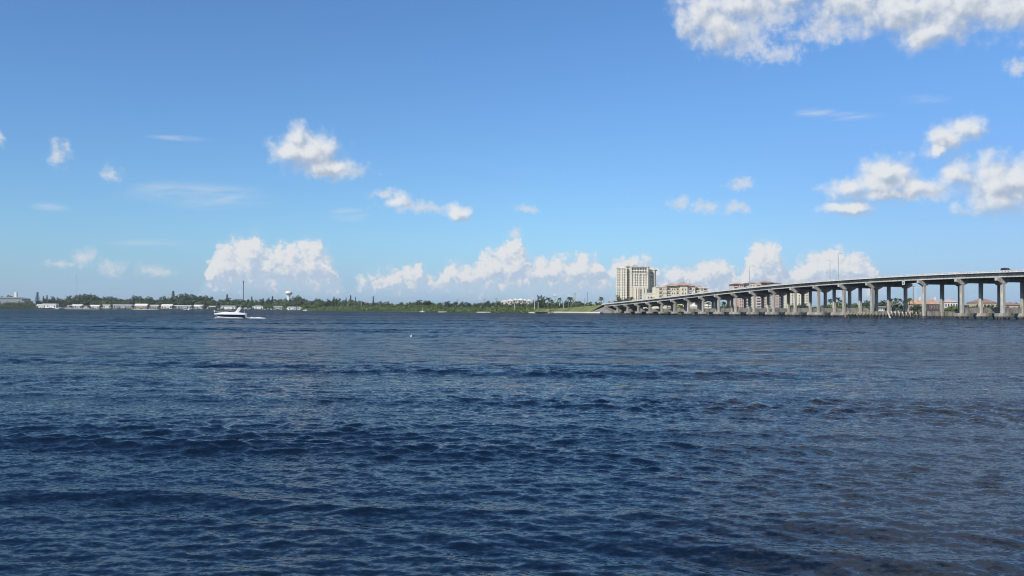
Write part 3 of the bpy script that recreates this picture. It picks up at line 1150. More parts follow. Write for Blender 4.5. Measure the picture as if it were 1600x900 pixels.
def window_me(w, h, frame=WHITE):
    key = (round(w, 2), round(h, 2), frame.name)
    if key not in _wc:
        mb = MB()
        fr = 0.09
        mb.cur = 1
        mb.box(-w / 2 + fr, w / 2 - fr, -0.05, 0.05, fr, h - fr)
        mb.cur = 0
        mb.box(-w / 2, w / 2, -0.12, 0.06, 0, fr)
        mb.box(-w / 2, w / 2, -0.12, 0.06, h - fr, h)
        mb.box(-w / 2, -w / 2 + fr, -0.12, 0.06, fr, h - fr)
        mb.box(w / 2 - fr, w / 2, -0.12, 0.06, fr, h - fr)
        _wc[key] = mb.mesh('window', [frame, GLASS])
    return _wc[key]


def window(parent, x, y, z, w, h, rz=0.0, frame=WHITE):
    return link('window', window_me(w, h, frame), parent, (x, y, z), rz)


def seg_windows(parent, a, b, us, zs, w, h, frame=WHITE):
    """windows at fractions us along the wall a->b (left to right seen from outside)"""
    a, b = Vector(a), Vector(b)
    ang = math.atan2(b.y - a.y, b.x - a.x)
    for z in zs:
        for u in us:
            p = a.lerp(b, u)
            window(parent, p.x, p.y, z, w, h, ang, frame)


_bc = {}


def balcony_me(w, d, hgt, m):
    key = (round(w, 2), d, hgt, m.name)
    if key not in _bc:
        mb = MB()
        mb.box(-w / 2, w / 2, -d, 0.05, -0.2, 0)
        mb.box(-w / 2, w / 2, -d, -d + 0.12, 0.003, hgt)
        mb.box(-w / 2, -w / 2 + 0.12, -d + 0.123, 0.05, 0.003, hgt)
        mb.box(w / 2 - 0.12, w / 2, -d + 0.123, 0.05, 0.003, hgt)
        _bc[key] = mb.mesh('balcony', m)
    return _bc[key]


def seg_balconies(parent, a, b, us, zs, w, d, m, hgt=1.0):
    a, b = Vector(a), Vector(b)
    ang = math.atan2(b.y - a.y, b.x - a.x)
    for z in zs:
        for u in us:
            p = a.lerp(b, u)
            link('balcony', balcony_me(w, d, hgt, m), parent, (p.x, p.y, z), ang)


# ------------------------------------------------------------------ the tall condominium tower
ZT = 1240.0
k_ = ZT / F
ox = PX(996, ZT)
tw = thing('condominium_tower', 'tall cream high-rise condominium tower behind the left end of the bridge', 'tower block', (ox, ZT, 0))
U = lambda px: (px - 996) * k_
HT = lambda y: PH(996, y, ZT)
FLH = 3.2
z_c1, z_c2 = HT(449.2), HT(427.8)
# plan, left to right along the front
P_ = [(U(964.6), 13), (U(979), 1.5), (U(979.6), 6.0), (U(985), 4.5), (U(985.6), 0.0), (U(1012), 0.0), (U(1016.2), 9.0), (U(1023.6), 8.0), (U(1028.6), 20.0)]
rear = [(U(1022), 34), (U(968), 36)]


def wall(poly, z0, z1, m):
    mb = MB()
    mb.prism(poly, z0, z1)
    return part('wall', mb, m, tw)


top_l, top_m, top_r = HT(418.0), HT(417.0), HT(421.5)
wall([P_[0], P_[1], (P_[1][0], 30), (U(968), 36)], 0, top_l, CREAM)
wall([(P_[1][0] + 0.01, 5.8), (P_[3][0], 4.3), (P_[3][0], 29), (P_[1][0] + 0.01, 29)], 0, HT(416.5), BEIGE)
wall([P_[4], P_[5], (P_[6][0] - 0.02, 9.0), (P_[6][0] - 0.02, 31), (P_[4][0], 31)], 0, top_m, CREAM)
wall([(P_[6][0], 9.0), P_[7], P_[8], (U(1022), 34), (P_[6][0], 34)], 0, top_r, CREAM)
# heavier lower storeys standing forward of the middle block
lowb = [(U(988.5), -1.6), (U(1009.5), -1.6), (U(1009.5), -0.02), (U(988.5), -0.02)]
wall(lowb, 0, z_c1 - 0.3, BEIGE)
# corner pilasters and tall half columns
for (px, y, w_, z0, z1) in [(965.2, 12.2, 0.7, 0, top_l), (972, 6.7, 0.6, 0, top_l), (978.6, 1.4, 0.9, 0, top_l), (985.9, -0.3, 1.0, 0, top_m), (991.0, -0.3, 0.5, z_c1, z_c2),
                           (998.5, -0.3, 0.5, z_c1, z_c2), (1004.5, -0.3, 0.5, z_c1, z_c2), (1011.5, -0.3, 1.0, 0, top_m), (992.0, -2.3, 1.3, 0, z_c1 - .3), (996.0, -2.3, 1.0, 0, z_c1 - .3),
                           (1004.3, -2.3, 1.2, 0, z_c1 - .3), (1008.8, -2.3, 1.0, 0, z_c1 - .3), (1016.8, 8.6, 0.7, 0, top_r), (1023.2, 7.8, 0.7, 0, top_r)]:
    mb = MB()
    mb.box(U(px) - w_, U(px) + w_, y - 0.5, y + 0.45, z0, z1 + 0.02)
    part('pilaster', mb, CREAM, tw)


def ledge(pts, z, d, h, m=OFFW):
    mb = MB()
    for (a, b_) in zip(pts[:-1], pts[1:]):
        v = Vector((b_[0] - a[0], b_[1] - a[1])).normalized()
        nn_ = Vector((v.y, -v.x))
        mb.prism([(a[0] + nn_.x * d - v.x * d * .5, a[1] + nn_.y * d - v.y * d * .5), (b_[0] + nn_.x * d + v.x * d * .5, b_[1] + nn_.y * d + v.y * d * .5),
                  (b_[0] - nn_.x * .02, b_[1] - nn_.y * .02), (a[0] - nn_.x * .02, a[1] - nn_.y * .02)], z, z + h)
    return part('cornice', mb, m, tw)


front = [P_[4], P_[5]]
ledge([P_[0], P_[1]], z_c1, 0.9, 0.9)
ledge(front, z_c1, 1.1, 1.1)
ledge([P_[5], (P_[6][0], 9.0)], z_c1, 0.9, 1.0)
ledge([(P_[6][0], 9.0), P_[7], P_[8]], z_c1 - 1.5, 0.8, 0.9)
ledge(front, z_c2, 0.8, 0.8)
ledge([P_[0], P_[1]], z_c2 + 0.5, 0.6, 0.6)
ledge([(P_[6][0], 9.0), P_[7]], z_c2 - 2, 0.7, 0.7)
ledge(front, top_m - 0.5, 1.2, 0.8)
ledge([P_[0], P_[1]], top_l - 0.6, 1.0, 0.8)
ledge([(P_[6][0], 9.0), P_[7], P_[8]], top_r - 0.6, 1.0, 0.8)
floors = [2.2 + FLH * i for i in range(18)]
fl_l = [z for z in floors if z < top_l - 3]
seg_windows(tw, P_[0], P_[1], (0.17, 0.36, 0.64, 0.84), [z + 0.1 for z in fl_l], 2.1, 2.1)
seg_balconies(tw, P_[0], P_[1], (0.26, 0.74), [z - 0.5 for z in fl_l], 4.0, 0.9, CREAM, 0.85)
seg_windows(tw, (P_[1][0], 5.8), (P_[3][0], 4.3), (0.5,), [z for z in floors if z < HT(419)], 2.9, 2.2)
seg_balconies(tw, (P_[1][0], 5.8), (P_[3][0], 4.3), (0.5,), [z - 0.4 for z in floors if z < HT(419)], 3.6, 1.2, CREAM, 0.8)
seg_windows(tw, P_[4], P_[5], (0.11, 0.28, 0.40, 0.60, 0.76, 0.91), [z for z in floors if z_c1 + 1 < z < z_c2 - 2.4], 1.8, 1.9)
seg_windows(tw, P_[4], P_[5], (0.11, 0.27, 0.43, 0.58, 0.74, 0.90), [z_c2 + 1.2, z_c2 + 4.7], 2.5, 2.5)
seg_windows(tw, P_[4], P_[5], (0.055,), [z for z in floors if z < z_c1 - 2.5], 1.4, 1.8)
seg_windows(tw, (U(988.5), -1.6), (U(1009.5), -1.6), (0.28, 0.58, 0.66), [z for z in floors if z < z_c1 - 3], 1.7, 2.0)
seg_windows(tw, (P_[5][0], 0), (P_[6][0], 9), (0.35, 0.7), [z for z in floors if z < top_m - 5], 1.4, 1.7)
seg_windows(tw, (P_[6][0], 9), P_[7], (0.3, 0.72), [z for z in floors if z < top_r - 9], 1.5, 1.8)
seg_windows(tw, (P_[6][0], 9), P_[7], (0.3, 0.72), [top_r - 8.4, top_r - 4.6], 2.0, 2.5)
seg_windows(tw, P_[7], P_[8], (0.3, 0.7), [z for z in floors if z < top_r - 4], 1.5, 1.8)
# roofs
for (x0, x1, y0, y1, z, h) in [(964.8, 969.2, 12, 20, top_l, 0.9), (979.2, 985.4, 4, 14, HT(416.5), 1.9), (986.5, 999.0, 1, 16, top_m, 3.4), (1000, 1008.5, 2, 14, top_m, 2.0),
                               (1010.8, 1016.4, 4, 14, top_m, 2.2), (1023.8, 1029.0, 10, 20, top_r, 1.6)]:
    mb = MB()
    mb.hip(U(x0), U(x1), y0, y1, z + 0.01, z + 0.01 + h, over=0.8)
    part('roof', mb, TANROOF, tw)
for (x0, x1, y0, h) in [(971, 976, 16, 1.8), (987, 996, 18, 3.0), (1017, 1022, 16, 1.4)]:
    mb = MB()
    zt = {971: top_l, 987: top_m, 1017: top_r}[x0]
    mb.box(U(x0), U(x1), y0, y0 + 7, zt, zt + h)
    part('roof_house', mb, OFFW, tw)


# ------------------------------------------------------------------ the yellow condominium right of the tower
ZC = 830.0
kc = ZC / F
cond = thing('condominium_block', 'yellow condominium block with an orange tiled roof right of the tall cream tower', 'apartment block', (PX(1060, ZC), ZC, 0))
U2 = lambda px: (px - 1060) * kc
H2 = lambda y: PH(1060, y, ZC)


def blk(par, U_, x0, x1, y0, y1, z0, z1, m):
    mb = MB()
    mb.box(U_(x0), U_(x1), y0, y1, z0, z1)
    return part('wall', mb, m, par)


blk(cond, U2, 1010, 1024.5, 2, 20, 0, H2(458.5), YELL)
blk(cond, U2, 1024.6, 1042, 0, 20, 0, H2(448.5), YELL)
blk(cond, U2, 1042.1, 1062, 1.2, 20, 0, H2(447.0), YELL)
blk(cond, U2, 1062.1, 1074, -0.8, 20, 0, H2(446.0), YELL)
blk(cond, U2, 1074.1, 1086.5, 0.6, 20, 0, H2(447.0), CREAM)
blk(cond, U2, 1086.6, 1108, 2.5, 20, 0, H2(449.5), YELL)
for (x0, x1, y0, y1, ya, yb) in [(1040.5, 1063, 0, 20, 447, 442.5), (1060, 1076, -1.5, 19, 446, 440.2), (1072, 1088, 0, 20, 447, 442.3), (1028, 1034, 2, 10, 448.5, 445.8), (1090, 1100, 4, 14, 449.5, 445.0)]:
    mb = MB()
    mb.hip(U2(x0), U2(x1), y0, y1, H2(ya) + 0.01, H2(yb), over=0.5)
    part('roof', mb, TERR, cond)
rows = [H2(454.6) - 3.35 * i for i in range(6)]
for (px, w_, y) in [(1032.5, 2.6, 0), (1045.8, 2.6, 1.2), (1059.2, 2.0, 1.2), (1079, 2.4, 0.6), (1090.3, 2.4, 2.5), (1103, 2.6, 2.5)]:
    for z in rows:
        window(cond, U2(px), y - 0.02, z, w_, 2.2, 0, YELL)
        link('balcony', balcony_me(w_ + 0.3, 0.5, 0.95, SALM), cond, (U2(px), y, z))
for (px, y) in [(1037.3, 0), (1040.6, 0), (1051.3, 1.2), (1054.6, 1.2), (1066.3, -0.8), (1070.6, -0.8), (1096.5, 2.5), (1098.8, 2.5), (1084.2, 0.6)]:
    for z in rows:
        window(cond, U2(px), y - 0.02, z + 0.5, 0.85, 1.6, 0, CREAM)
for (px, y) in [(1018.5, 2), (1014, 2), (1022.5, 2)]:
    for z in rows[2:]:
        window(cond, U2(px), y - 0.02, z + 0.2, 1.6 if px == 1018.5 else 0.9, 1.7, 0, CREAM)
mb = MB()
mb.box(U2(1074.2), U2(1086.4), -0.4, 0.58, 0, H2(478), )
part('entrance_wall', mb, SALM, cond)
ledge_mb = MB()
for (x0, x1, y, z) in [(1024.6, 1042, 0, H2(448.5)), (1086.6, 1108, 2.5, H2(449.5)), (1010, 1024.5, 2, H2(458.5))]:
    ledge_mb.box(U2(x0) - .2, U2(x1) + .2, y - 0.4, y + 0.3, z - 0.35, z + 0.35)
part('cornice', ledge_mb, CREAM, cond)

# ------------------------------------------------------------------ the long pink condominium seen through the piers
ZP = 1150.0
kp = ZP / F
pk = thing('condominium_block', 'long pink and cream condominium with an orange roof seen between the bridge piers', 'apartment block', (PX(1180, ZP), ZP, 0))
U3 = lambda px: (px - 1180) * kp
H3 = lambda y: PH(1180, y, ZP)
bays = [(1146, 1154.5, 2, 444.8, SALM), (1154.6, 1162.5, 0, 444, PINK), (1162.6, 1171, 3, 443, CREAM), (1171.1, 1181, 1, 443, YELL), (1181.1, 1190, 0, 441.5, PINK), (1190.1, 1199, 3, 441.5, SALM),
        (1199.1, 1206.5, 1, 441.5, YELL), (1206.6, 1217, 0, 442.5, PINK), (1217.1, 1226.5, 2, 444.5, CREAM)]
for (x0, x1, y0, yt, m) in bays:
    blk(pk, U3, x0, x1, y0, 22, 0, H3(yt), m)
rows = [H3(447.8) - 3.15 * i for i in range(9)]
for i, (x0, x1, y0, yt, m) in enumerate(bays):
    c_ = (U3(x0) + U3(x1)) / 2
    w_ = U3(x1) - U3(x0)
    for z in rows:
        if i % 2 == 0:
            window(pk, c_, y0 - 0.02, z, w_ * 0.62, 2.2, 0, WHITE)
            link('balcony', balcony_me(w_ * 0.7, 0.9, 0.95, OFFW), pk, (c_, y0, z))
        else:
            window(pk, c_ - w_ * 0.2, y0 - 0.02, z + 0.3, 1.5, 1.6, 0, WHITE)
            window(pk, c_ + w_ * 0.22, y0 - 0.02, z + 0.3, 1.5, 1.6, 0, WHITE)
for (x0, x1, y0, y1, ya, yb) in [(1145, 1163, 0, 22, 444.4, 442.0), (1163.5, 1191, 1, 22, 442.9, 440.4), (1189, 1208, -1, 22, 441.4, 438.0), (1206, 1222, 0, 22, 442.6, 440.6)]:
    mb = MB()
    mb.hip(U3(x0), U3(x1), y0, y1, H3(ya) + 0.01, H3(yb), over=0.9)
    part('roof', mb, TERR, pk)

ZQ = 1200.0
yq = thing('condominium_block', 'pale yellow apartment block between the bridge piers right of the pink condominium', 'apartment block', (PX(1248, ZQ), ZQ, 0))
U4 = lambda px: (px - 1248) * ZQ / F
H4 = lambda y: PH(1248, y, ZQ)
for (x0, x1, y0, yt, m) in [(1231, 1241, 0, 447, YELL), (1241.1, 1254, 3, 446, CREAM), (1254.1, 1264.5, 1, 448, YELL)]:
    blk(yq, U4, x0, x1, y0, 18, 0, H4(yt), m)
    for z in [H4(450.5) - 3.2 * i for i in range(8)]:
        for f_ in (0.28, 0.7):
            window(yq, U4(x0 + (x1 - x0) * f_), y0 - 0.02, z, 1.5, 1.7, 0, WHITE)
    mb = MB()
    mb.hip(U4(x0), U4(x1), y0, 18, H4(yt) + 0.01, H4(yt) + 2.2, over=0.7)
    part('roof', mb, TERR, yq)


# ------------------------------------------------------------------ houses
def house(px0, px1, Z, eave_y, ridge_y, label, wall_m, roof_m, depth=9.0, base=0.6, nwin=3, door=True, kind='hip', chim=False, storeys=1, cat='house', porch=False, group=None, name='house'):
    xm = (px0 + px1) / 2
    r = thing(name, label, cat, (PX(xm, Z), Z, base), 0, group)
    w_ = (px1 - px0) * Z / F
    ez, rz_ = PH(xm, eave_y, Z) - base, PH(xm, ridge_y, Z) - base
    mb = MB()
    mb.box(-w_ / 2, w_ / 2, 0, depth, -0.4, ez)
    part('wall', mb, wall_m, r)
    mb = MB()
    if kind == 'hip':
        mb.hip(-w_ / 2, w_ / 2, 0, depth, ez + 0.005, rz_, over=0.6)
    elif kind == 'flat':
        mb.box(-w_ / 2 - 0.5, w_ / 2 + 0.5, -0.9, depth + 0.5, ez + 0.005, max(ez + 0.3, ez + (rz_ - ez) * 0.55))
    else:   # gable, ridge along x
        o_ = 0.6
        pts_ = [(-o_, ez - 0.1), (depth / 2, rz_), (depth + o_, ez - 0.1), (depth + o_, ez + 0.12), (depth / 2, rz_ + 0.25), (-o_, ez + 0.12)]
        k2 = 6
        vs_ = [(-w_ / 2 - 0.4, a, z) for a, z in pts_] + [(w_ / 2 + 0.4, a, z) for a, z in pts_]
        mb.add(vs_, [(0, 1, 4, 5), (1, 2, 3, 4), (11, 10, 7, 6), (10, 9, 8, 7)] + [((i + 1) % 6, i, i + 6, (i + 1) % 6 + 6) for i in range(6)])
        gm = MB()
        gm.add([(-w_ / 2, 0, ez), (-w_ / 2, depth, ez), (-w_ / 2, depth / 2, rz_ - 0.05), (w_ / 2, 0, ez), (w_ / 2, depth, ez), (w_ / 2, depth / 2, rz_ - 0.05)],
               [(0, 2, 1), (3, 4, 5)])
        part('gable_wall', gm, wall_m, r)
    roof = part('roof', mb, roof_m, r)
    if chim:
        mb = MB()
        mb.box(w_ * 0.2, w_ * 0.2 + 0.9, depth * 0.4, depth * 0.4 + 0.9, rz_ - 1.0, rz_ + 1.3)
        part('chimney', mb, OFFW, roof)
    sh = ez / storeys
    for s_ in range(storeys):
        for i in range(nwin):
            f_ = (i + 0.5) / nwin
            if door and s_ == 0 and i == nwin // 2:
                mb = MB()
                mb.box(-0.55, 0.55, -0.08, 0.02, -0.2, min(2.1, sh * .85))
                part('door', mb, DARKW, r, loc=(-w_ / 2 + w_ * f_, -0.02, 0.2))
            else:
                window(r, -w_ / 2 + w_ * f_, -0.02, s_ * sh + sh * 0.32, min(2.2, w_ / nwin * 0.55), sh * 0.45, 0, WHITE)
    if porch:
        mb = MB()
        mb.box(w_ / 2 + 0.02, w_ / 2 + 5.0, 0.5, depth - 1, ez - 0.35, ez - 0.1)
        part('carport_roof', mb, roof_m, r)
        for (a_, b_) in ((w_ / 2 + 4.8, 0.8), (w_ / 2 + 4.8, depth - 1.4)):
            mb = MB()
            mb.box(a_ - 0.1, a_ + 0.1, b_ - 0.1, b_ + 0.1, -0.4, ez - 0.352)
            part('carport_post', mb, WHITE, r)
    return r


house(1425, 1449.5, 660, 475.5, 466.8, 'large house with a tan tiled roof and white chimney left of the tall channel pier', TANW, TERR_T, depth=14, storeys=2, nwin=4, chim=True)
house(1452, 1471, 640, 475.5, 466.9, 'house with dark walls and an orange-red roof right of the tall channel pier', DARKW, TERR, depth=12, storeys=2, nwin=4, chim=True)
house(1476, 1497, 860, 472.0, 467.2, 'white fronted house with a pinkish roof between two bridge piers', OFFW, PINK, depth=12, storeys=2, nwin=5)
house(1524, 1560, 720, 473.0, 466.2, 'wide pale house under a long brick-red roof between the rightmost bridge piers', TANW, TERR_D, depth=14, storeys=2, nwin=6)
house(1570, 1600, 690, 476.5, 472.2, 'low house with a brown roof and arcade at the far right under the bridge', TANW, TERR_D, depth=12, storeys=1, nwin=7)
house(1371.5, 1382, 600, 480.0, 478.2, 'small white two storey boathouse between the piers left of the channel', WHITE, WHITE, depth=8, storeys=2, nwin=3, kind='flat')
house(1344, 1352, 640, 484.0, 481.5, 'tiny tan roofed boathouse low between two piers left of the fender', TANW, TERR_T, depth=7, nwin=2)
house(1281, 1288, 660, 483.5, 479.0, 'narrow beige kiosk beside a pier under the bridge', SALM, OFFW, depth=6, nwin=2, kind='flat')
house(1057, 1068, 800, 480.0, 475.6, 'small pink house under trees seen below the bridge deck', SALM, TERR, depth=8, nwin=3)
house(1079, 1091, 800, 479.0, 474.8, 'pale salmon house with a light roof seen below the bridge deck', SALM, OFFW, depth=8, nwin=3)
house(1101, 1112, 790, 478.5, 474.6, 'small cream house behind a palm seen below the bridge deck', CREAM, OFFW, depth=8, nwin=3)

# the white clubhouse behind the mangroves
CLUBW = mat('pale_beige_stucco', (0.58, 0.53, 0.44), 0.85, 0.1, 0.2)
Zw = 1180.0
club = thing('clubhouse', 'white building of several gabled roofs rising behind the green mangroves at mid shore', 'building', (PX(812, Zw), Zw, 0))
U5 = lambda px: (px - 812) * Zw / F
H5 = lambda y: PH(812, y, Zw)
for (x0, x1, y0, yt, rt) in [(781, 795, 4, 471.5, 469.0), (792, 802, 0, 470.0, 467.0), (802.2, 809, 3, 468.5, 466.2), (809.2, 817, 0, 468.8, 465.8), (817.2, 823, 2, 469.4, 466.8), (823.2, 830, 0, 469.8, 467.2)]:
    blk(club, U5, x0, x1, y0, y0 + 12, 0, H5(yt), CLUBW)
    mb = MB()
    mb.hip(U5(x0), U5(x1), y0, y0 + 12, H5(yt) + 0.01, H5(rt), over=0.6)
    part('roof', mb, OFFW, club)
    for f_ in (0.3, 0.7):
        window(club, U5(x0 + (x1 - x0) * f_), y0 - 0.02, H5(yt) - 2.4, 1.5, 1.6, 0, WHITE)

# white waterfront houses along the far left shore, some walls toned grey and tan to paint in carport shade
LH = [
    (57, 66, 477.2, 475.6, 'gable', OFFW, OFFW, 'small pale gabled house at the left end of the white waterfront row, beside the mangroves', 2),
    (67, 88, 476.0, 473.2, 'flat', WHITE, WHITE, 'tall white flat roofed boathouse at the left end of the waterfront row', 4),
    (105, 111, 478.0, 476.6, 'gable', OFFW, GREYROOF, 'tiny grey roofed cottage between two white houses on the left shore', 2),
    (112.5, 128, 477.6, 475.7, 'gable', GREYW, WHITE, 'white gabled house on the left shore below the highest tree clump', 4),
    (130, 139, 478.4, 476.8, 'flat', OFFW, GREYROOF, 'low grey roofed cottage tucked between white houses below the highest tree clump', 3),
    (140.5, 155, 478.4, 476.5, 'gable', OFFW, WHITE, 'cream walled white roofed house on the left shore', 4),
    (161, 173, 477.0, 474.9, 'flat', OFFW, WHITE, 'short white flat roofed house on the left shore', 3),
    (177, 207, 477.0, 474.8, 'flat', GREYW, WHITE, 'longest white roofed carport house on the left shore', 7),
    (210.5, 230, 477.6, 474.8, 'gable', TANW, WHITE, 'white gabled house right of the longest carport house', 5),
    (234, 248.5, 477.6, 475.2, 'flat', GREYW, WHITE, 'white flat roofed house below the slope of trees left of the hazy tall pine', 4),
    (252, 269, 477.8, 475.4, 'gable', OFFW, OFFW, 'white gabled waterfront house below the hazy tall pine', 4),
    (273, 300, 478.2, 475.8, 'flat', GREYW, WHITE, 'wide white waterfront house behind the docked white runabouts', 6),
    (303, 318, 478.8, 476.4, 'gable', GREYW, WHITE, 'grey walled white roofed house left of the cruising motorboat', 4),
    (325.5, 337, 479.2, 476.8, 'flat', DARKW, WHITE, 'white roofed open boathouse above the bow of the cruising motorboat', 2),
    (345.5, 368, 478.6, 476.8, 'flat', WHITE, WHITE, 'white flat roofed house with a dark window right behind the cruising motorboat', 3),
    (394, 411, 479.2, 477.4, 'hip', WHITE, GREYW, 'white house with three dark windows standing right of the cruising motorboat', 4),
    (427, 441, 480.2, 478.2, 'gable', GREYW, GREYROOF, 'grey house with a dark gable below the water tower', 3),
    (450.5, 463, 480.2, 478.3, 'flat', WHITE, WHITE, 'white house just right of the water tower foot', 3),
    (465.5, 472, 480.4, 478.4, 'flat', WHITE, OFFW, 'small white shed at the right end of the waterfront row, before the mangroves', 2)]
for (x0, x1, ev, rd, kind, wm_, rm_, lab, nw) in LH:
    xm = (x0 + x1) / 2
    Zs = float(np.interp(xm, [p[0] for p in SHORE], [p[1] for p in SHORE])) + 22 + (xm * 7.3 % 9)
    house(x0, x1, Zs, ev, rd, lab, wm_, rm_, depth=10, base=0.9, nwin=nw, kind=kind, porch=(x1 - x0 > 14))

# grey hall behind the bushes at the far left, with its white tower
Zg = 2110.0
hall = thing('industrial_hall', 'big grey shed with a curved roof behind the bushes at the far left edge', 'warehouse', (PX(14, Zg), Zg, 0))
kg = Zg / F
GREYB = mat('blue_grey_siding', (0.24, 0.27, 0.29), 0.8, 0.15, 0.3)
mb = MB()
mb.box(-30 * kg, 24 * kg, 0, 40, 0, PH(14, 470.0, Zg))
part('wall', mb, GREYB, hall)
mb = MB()
arc = []
for i in range(9):
    a = -1 + i / 4
    arc.append((a * 21 * kg - 2 * kg, PH(14, 466.2, Zg) + (1 - a * a) * 3.4))
vs = [(x, -1, z) for x, z in arc] + [(x, 41, z) for x, z in arc]
fs = [(i, i + 1, i + 10, i + 9) for i in range(8)] + [tuple(range(9))[::-1]]
mb.add(vs, fs)
part('roof', mb, GREYROOF, hall)
mb = MB()
mb.box(-25 * kg, 20 * kg, 0.5, 40, PH(14, 470.0, Zg) + 0.01, PH(14, 466.2, Zg))
part('clerestory_wall', mb, GREYB, hall)
mb = MB()
mb.box(3.0 * kg, 6.6 * kg, 14, 20, PH(14, 466.3, Zg), PH(14, 456.5, Zg))
part('stair_tower', mb, OFFW, hall)
for i in range(6):
    window(hall, -20 * kg + i * 7.4 * kg, -0.02, PH(14, 474, Zg), 3.0, 2.2, 0, WHITE)

# ------------------------------------------------------------------ water tower, masts, poles
Zv = 2050.0
kv = Zv / F
wt = thing('water_tower', 'white mushroom-shaped water tower standing above the trees on the left shore', 'water tower', (PX(451.3, Zv), Zv, 0))
zt0, zt1 = PH(451, 461.0, Zv), PH(451, 454.7, Zv)
mb = MB()
mb.lathe([(2.7 * kv, 0), (2.4 * kv, 10), (2.2 * kv, zt0 - 4), (2.6 * kv, zt0 - 0.5), (2.6 * kv, zt0)], 18)
part('stem', mb, WHITE, wt, smooth=False)
mb = MB()
mb.lathe([(2.5 * kv, zt0 + 0.01), (4.3 * kv, zt0 + 0.8), (5.2 * kv, zt0 + 2.4), (5.35 * kv, zt0 + 4.2), (5.0 * kv, zt1 - 1.9), (3.6 * kv, zt1 - 0.5), (1.4 * kv, zt1)], 24)
part('tank', mb, WHITE, wt, smooth=True)
mb = MB()
mb.lathe([(5.45 * kv, zt0 + 3.0), (5.75 * kv, zt0 + 3.0), (5.75 * kv, zt0 + 3.9), (5.45 * kv, zt0 + 3.9)], 24)
part('catwalk', mb, GREYW, wt)

mo = thing('radio_mast', 'dark steel monopole mast with a thick antenna head left of the water tower', 'mast', (PX(380.2, 1950), 1950, 0))
hh = PH(380, 438.5, 1950)
mb = MB()
mb.tube((0, 0, 0), (0, 0, hh - 4), 1.0, 0.7, 10)
part('mast_pole', mb, mat('dark_steel', (0.12, 0.13, 0.14), 0.6, 0.1, 1.0), mo)
mb = MB()
for z in (hh - 4, hh - 1.2):
    mb.tube((0, 0, z - 1.1), (0, 0, z + 1.1), 1.25, 1.25, 10)
part('antenna_head', mb, MATS['dark_steel'], mo)

lm = thing('radio_mast', 'very thin guyed lattice mast above the highest trees on the left shore', 'mast', (PX(119, 2600), 2600, 0))
hh = PH(119, 429, 2600)
mb = MB()
for (a_, b_) in ((0.5, 0), (-0.25, 0.43), (-0.25, -0.43)):
    mb.tube((a_, b_, 0), (a_, b_, hh), 0.14, 0.14, 4)
for i in range(40):
    z = hh * i / 40
    mb.tube((0.5, 0, z), (-0.25, 0.43, z + hh / 80), 0.06, 0.06, 3)
    mb.tube((-0.25, 0.43, z + hh / 80), (-0.25, -0.43, z + hh / 40), 0.06, 0.06, 3)
part('lattice', mb, STEEL, lm)


def pole(px, top_y, Z, label, arms=0, m=TIMBER, r0=0.2, group=None, light=False, base=1.0):
    o = thing('utility_pole' if not light else 'light_pole', label, 'pole', (PX(px, Z), Z, base), 0, group)
    h = PH(px, top_y, Z) - base
    mb = MB()
    mb.tube((0, 0, -0.6), (0, 0, h), r0, r0 * 0.75, 7)
    part('pole_shaft', mb, m, o)
    for i in range(arms):
        mb = MB()
        z = h - 0.8 - i * 1.6
        mb.box(-2.0, 2.0, -0.1, 0.1, z, z + 0.22)
        part('cross_arm', mb, m, o)
    if light:
        mb = MB()
        mb.box(-0.5, 0.5, -0.2, 0.2, h, h + 0.3)
        part('floodlight', mb, OFFW, o)
    return o


pole(775.3, 465.0, 1220, 'utility pole with cross arms left of the white gabled clubhouse', 2, r0=0.25)
pole(757.5, 467.3, 1250, 'short distant utility pole left of the cross armed pole by the clubhouse', 1, r0=0.22)
pole(714.8, 467.5, 1300, 'lone thin utility pole above the mangroves at mid shore', 1, r0=0.22)
pole(867.3, 462.3, 1100, 'T-shaped utility pole between the dark pines and the tall palm', 1, r0=0.25)
pole(898.6, 457.3, 1100, 'tall utility pole with two cross arms left of the bridge', 2, r0=0.3)
pole(917.8, 456.5, 1060, 'tallest bare pole left of the bridge start', 0, r0=0.3)
pole(914.0, 465.0, 1080, 'short dark pole just left of the tallest bare pole', 0, r0=0.35)
pole(835.6, 469.5, 1010, 'white light pole in front of the dark pines', 0, OFFW, 0.3, light=True)
pole(841.0, 473.0, 1015, 'shorter white light pole against the dark pines', 0, OFFW, 0.26, light=True)
pole(874.6, 473.5, 985, 'pale pole below the leaning palm on the embankment', 0, OFFW, 0.3)
pole(880.4, 471.0, 985, 'white pole right of the leaning palm on the embankment', 0, OFFW, 0.28, light=True)
pole(803.8, 473.0, 1040, 'pale pole among the mangroves in front of the clubhouse', 0, OFFW, 0.28)
pole(564.5, 471.0, 1500, 'pale pole above the mangroves right of the spired pines', 0, OFFW, 0.35)
pole(1427.0, 446.0, 640, 'dark tall power pole with cross arm beside the channel pier', 1, r0=0.28)
pole(1431.5, 447.0, 625, 'pale tall power pole with cross arm right beside the dark one', 1, OFFW, 0.22)
pole(953.6, 464.5, 1080, 'white stub of a light pole left of the cream tower foot', 0, OFFW, 0.5)
# ------------------------------------------------------------------ trees
R_ = random.Random(11)


def card(mb, p, nrm, s, asp=0.75, rr=R_):
    nrm = Vector(nrm).normalized()
    a = nrm.orthogonal().normalized()
    b = nrm.cross(a)
    ang = rr.random() * 2 * PI
    u = (a * math.cos(ang) + b * math.sin(ang)) * s * 0.5
    v = (-a * math.sin(ang) + b * math.cos(ang)) * s * 0.5 * asp
    p = Vector(p)
    mb.add([p - u - v * 0.4, p - v, p + u - v * 0.3, p + u * 0.6 + v, p - u * 0.7 + v * 0.8], [(0, 1, 2, 3, 4)])


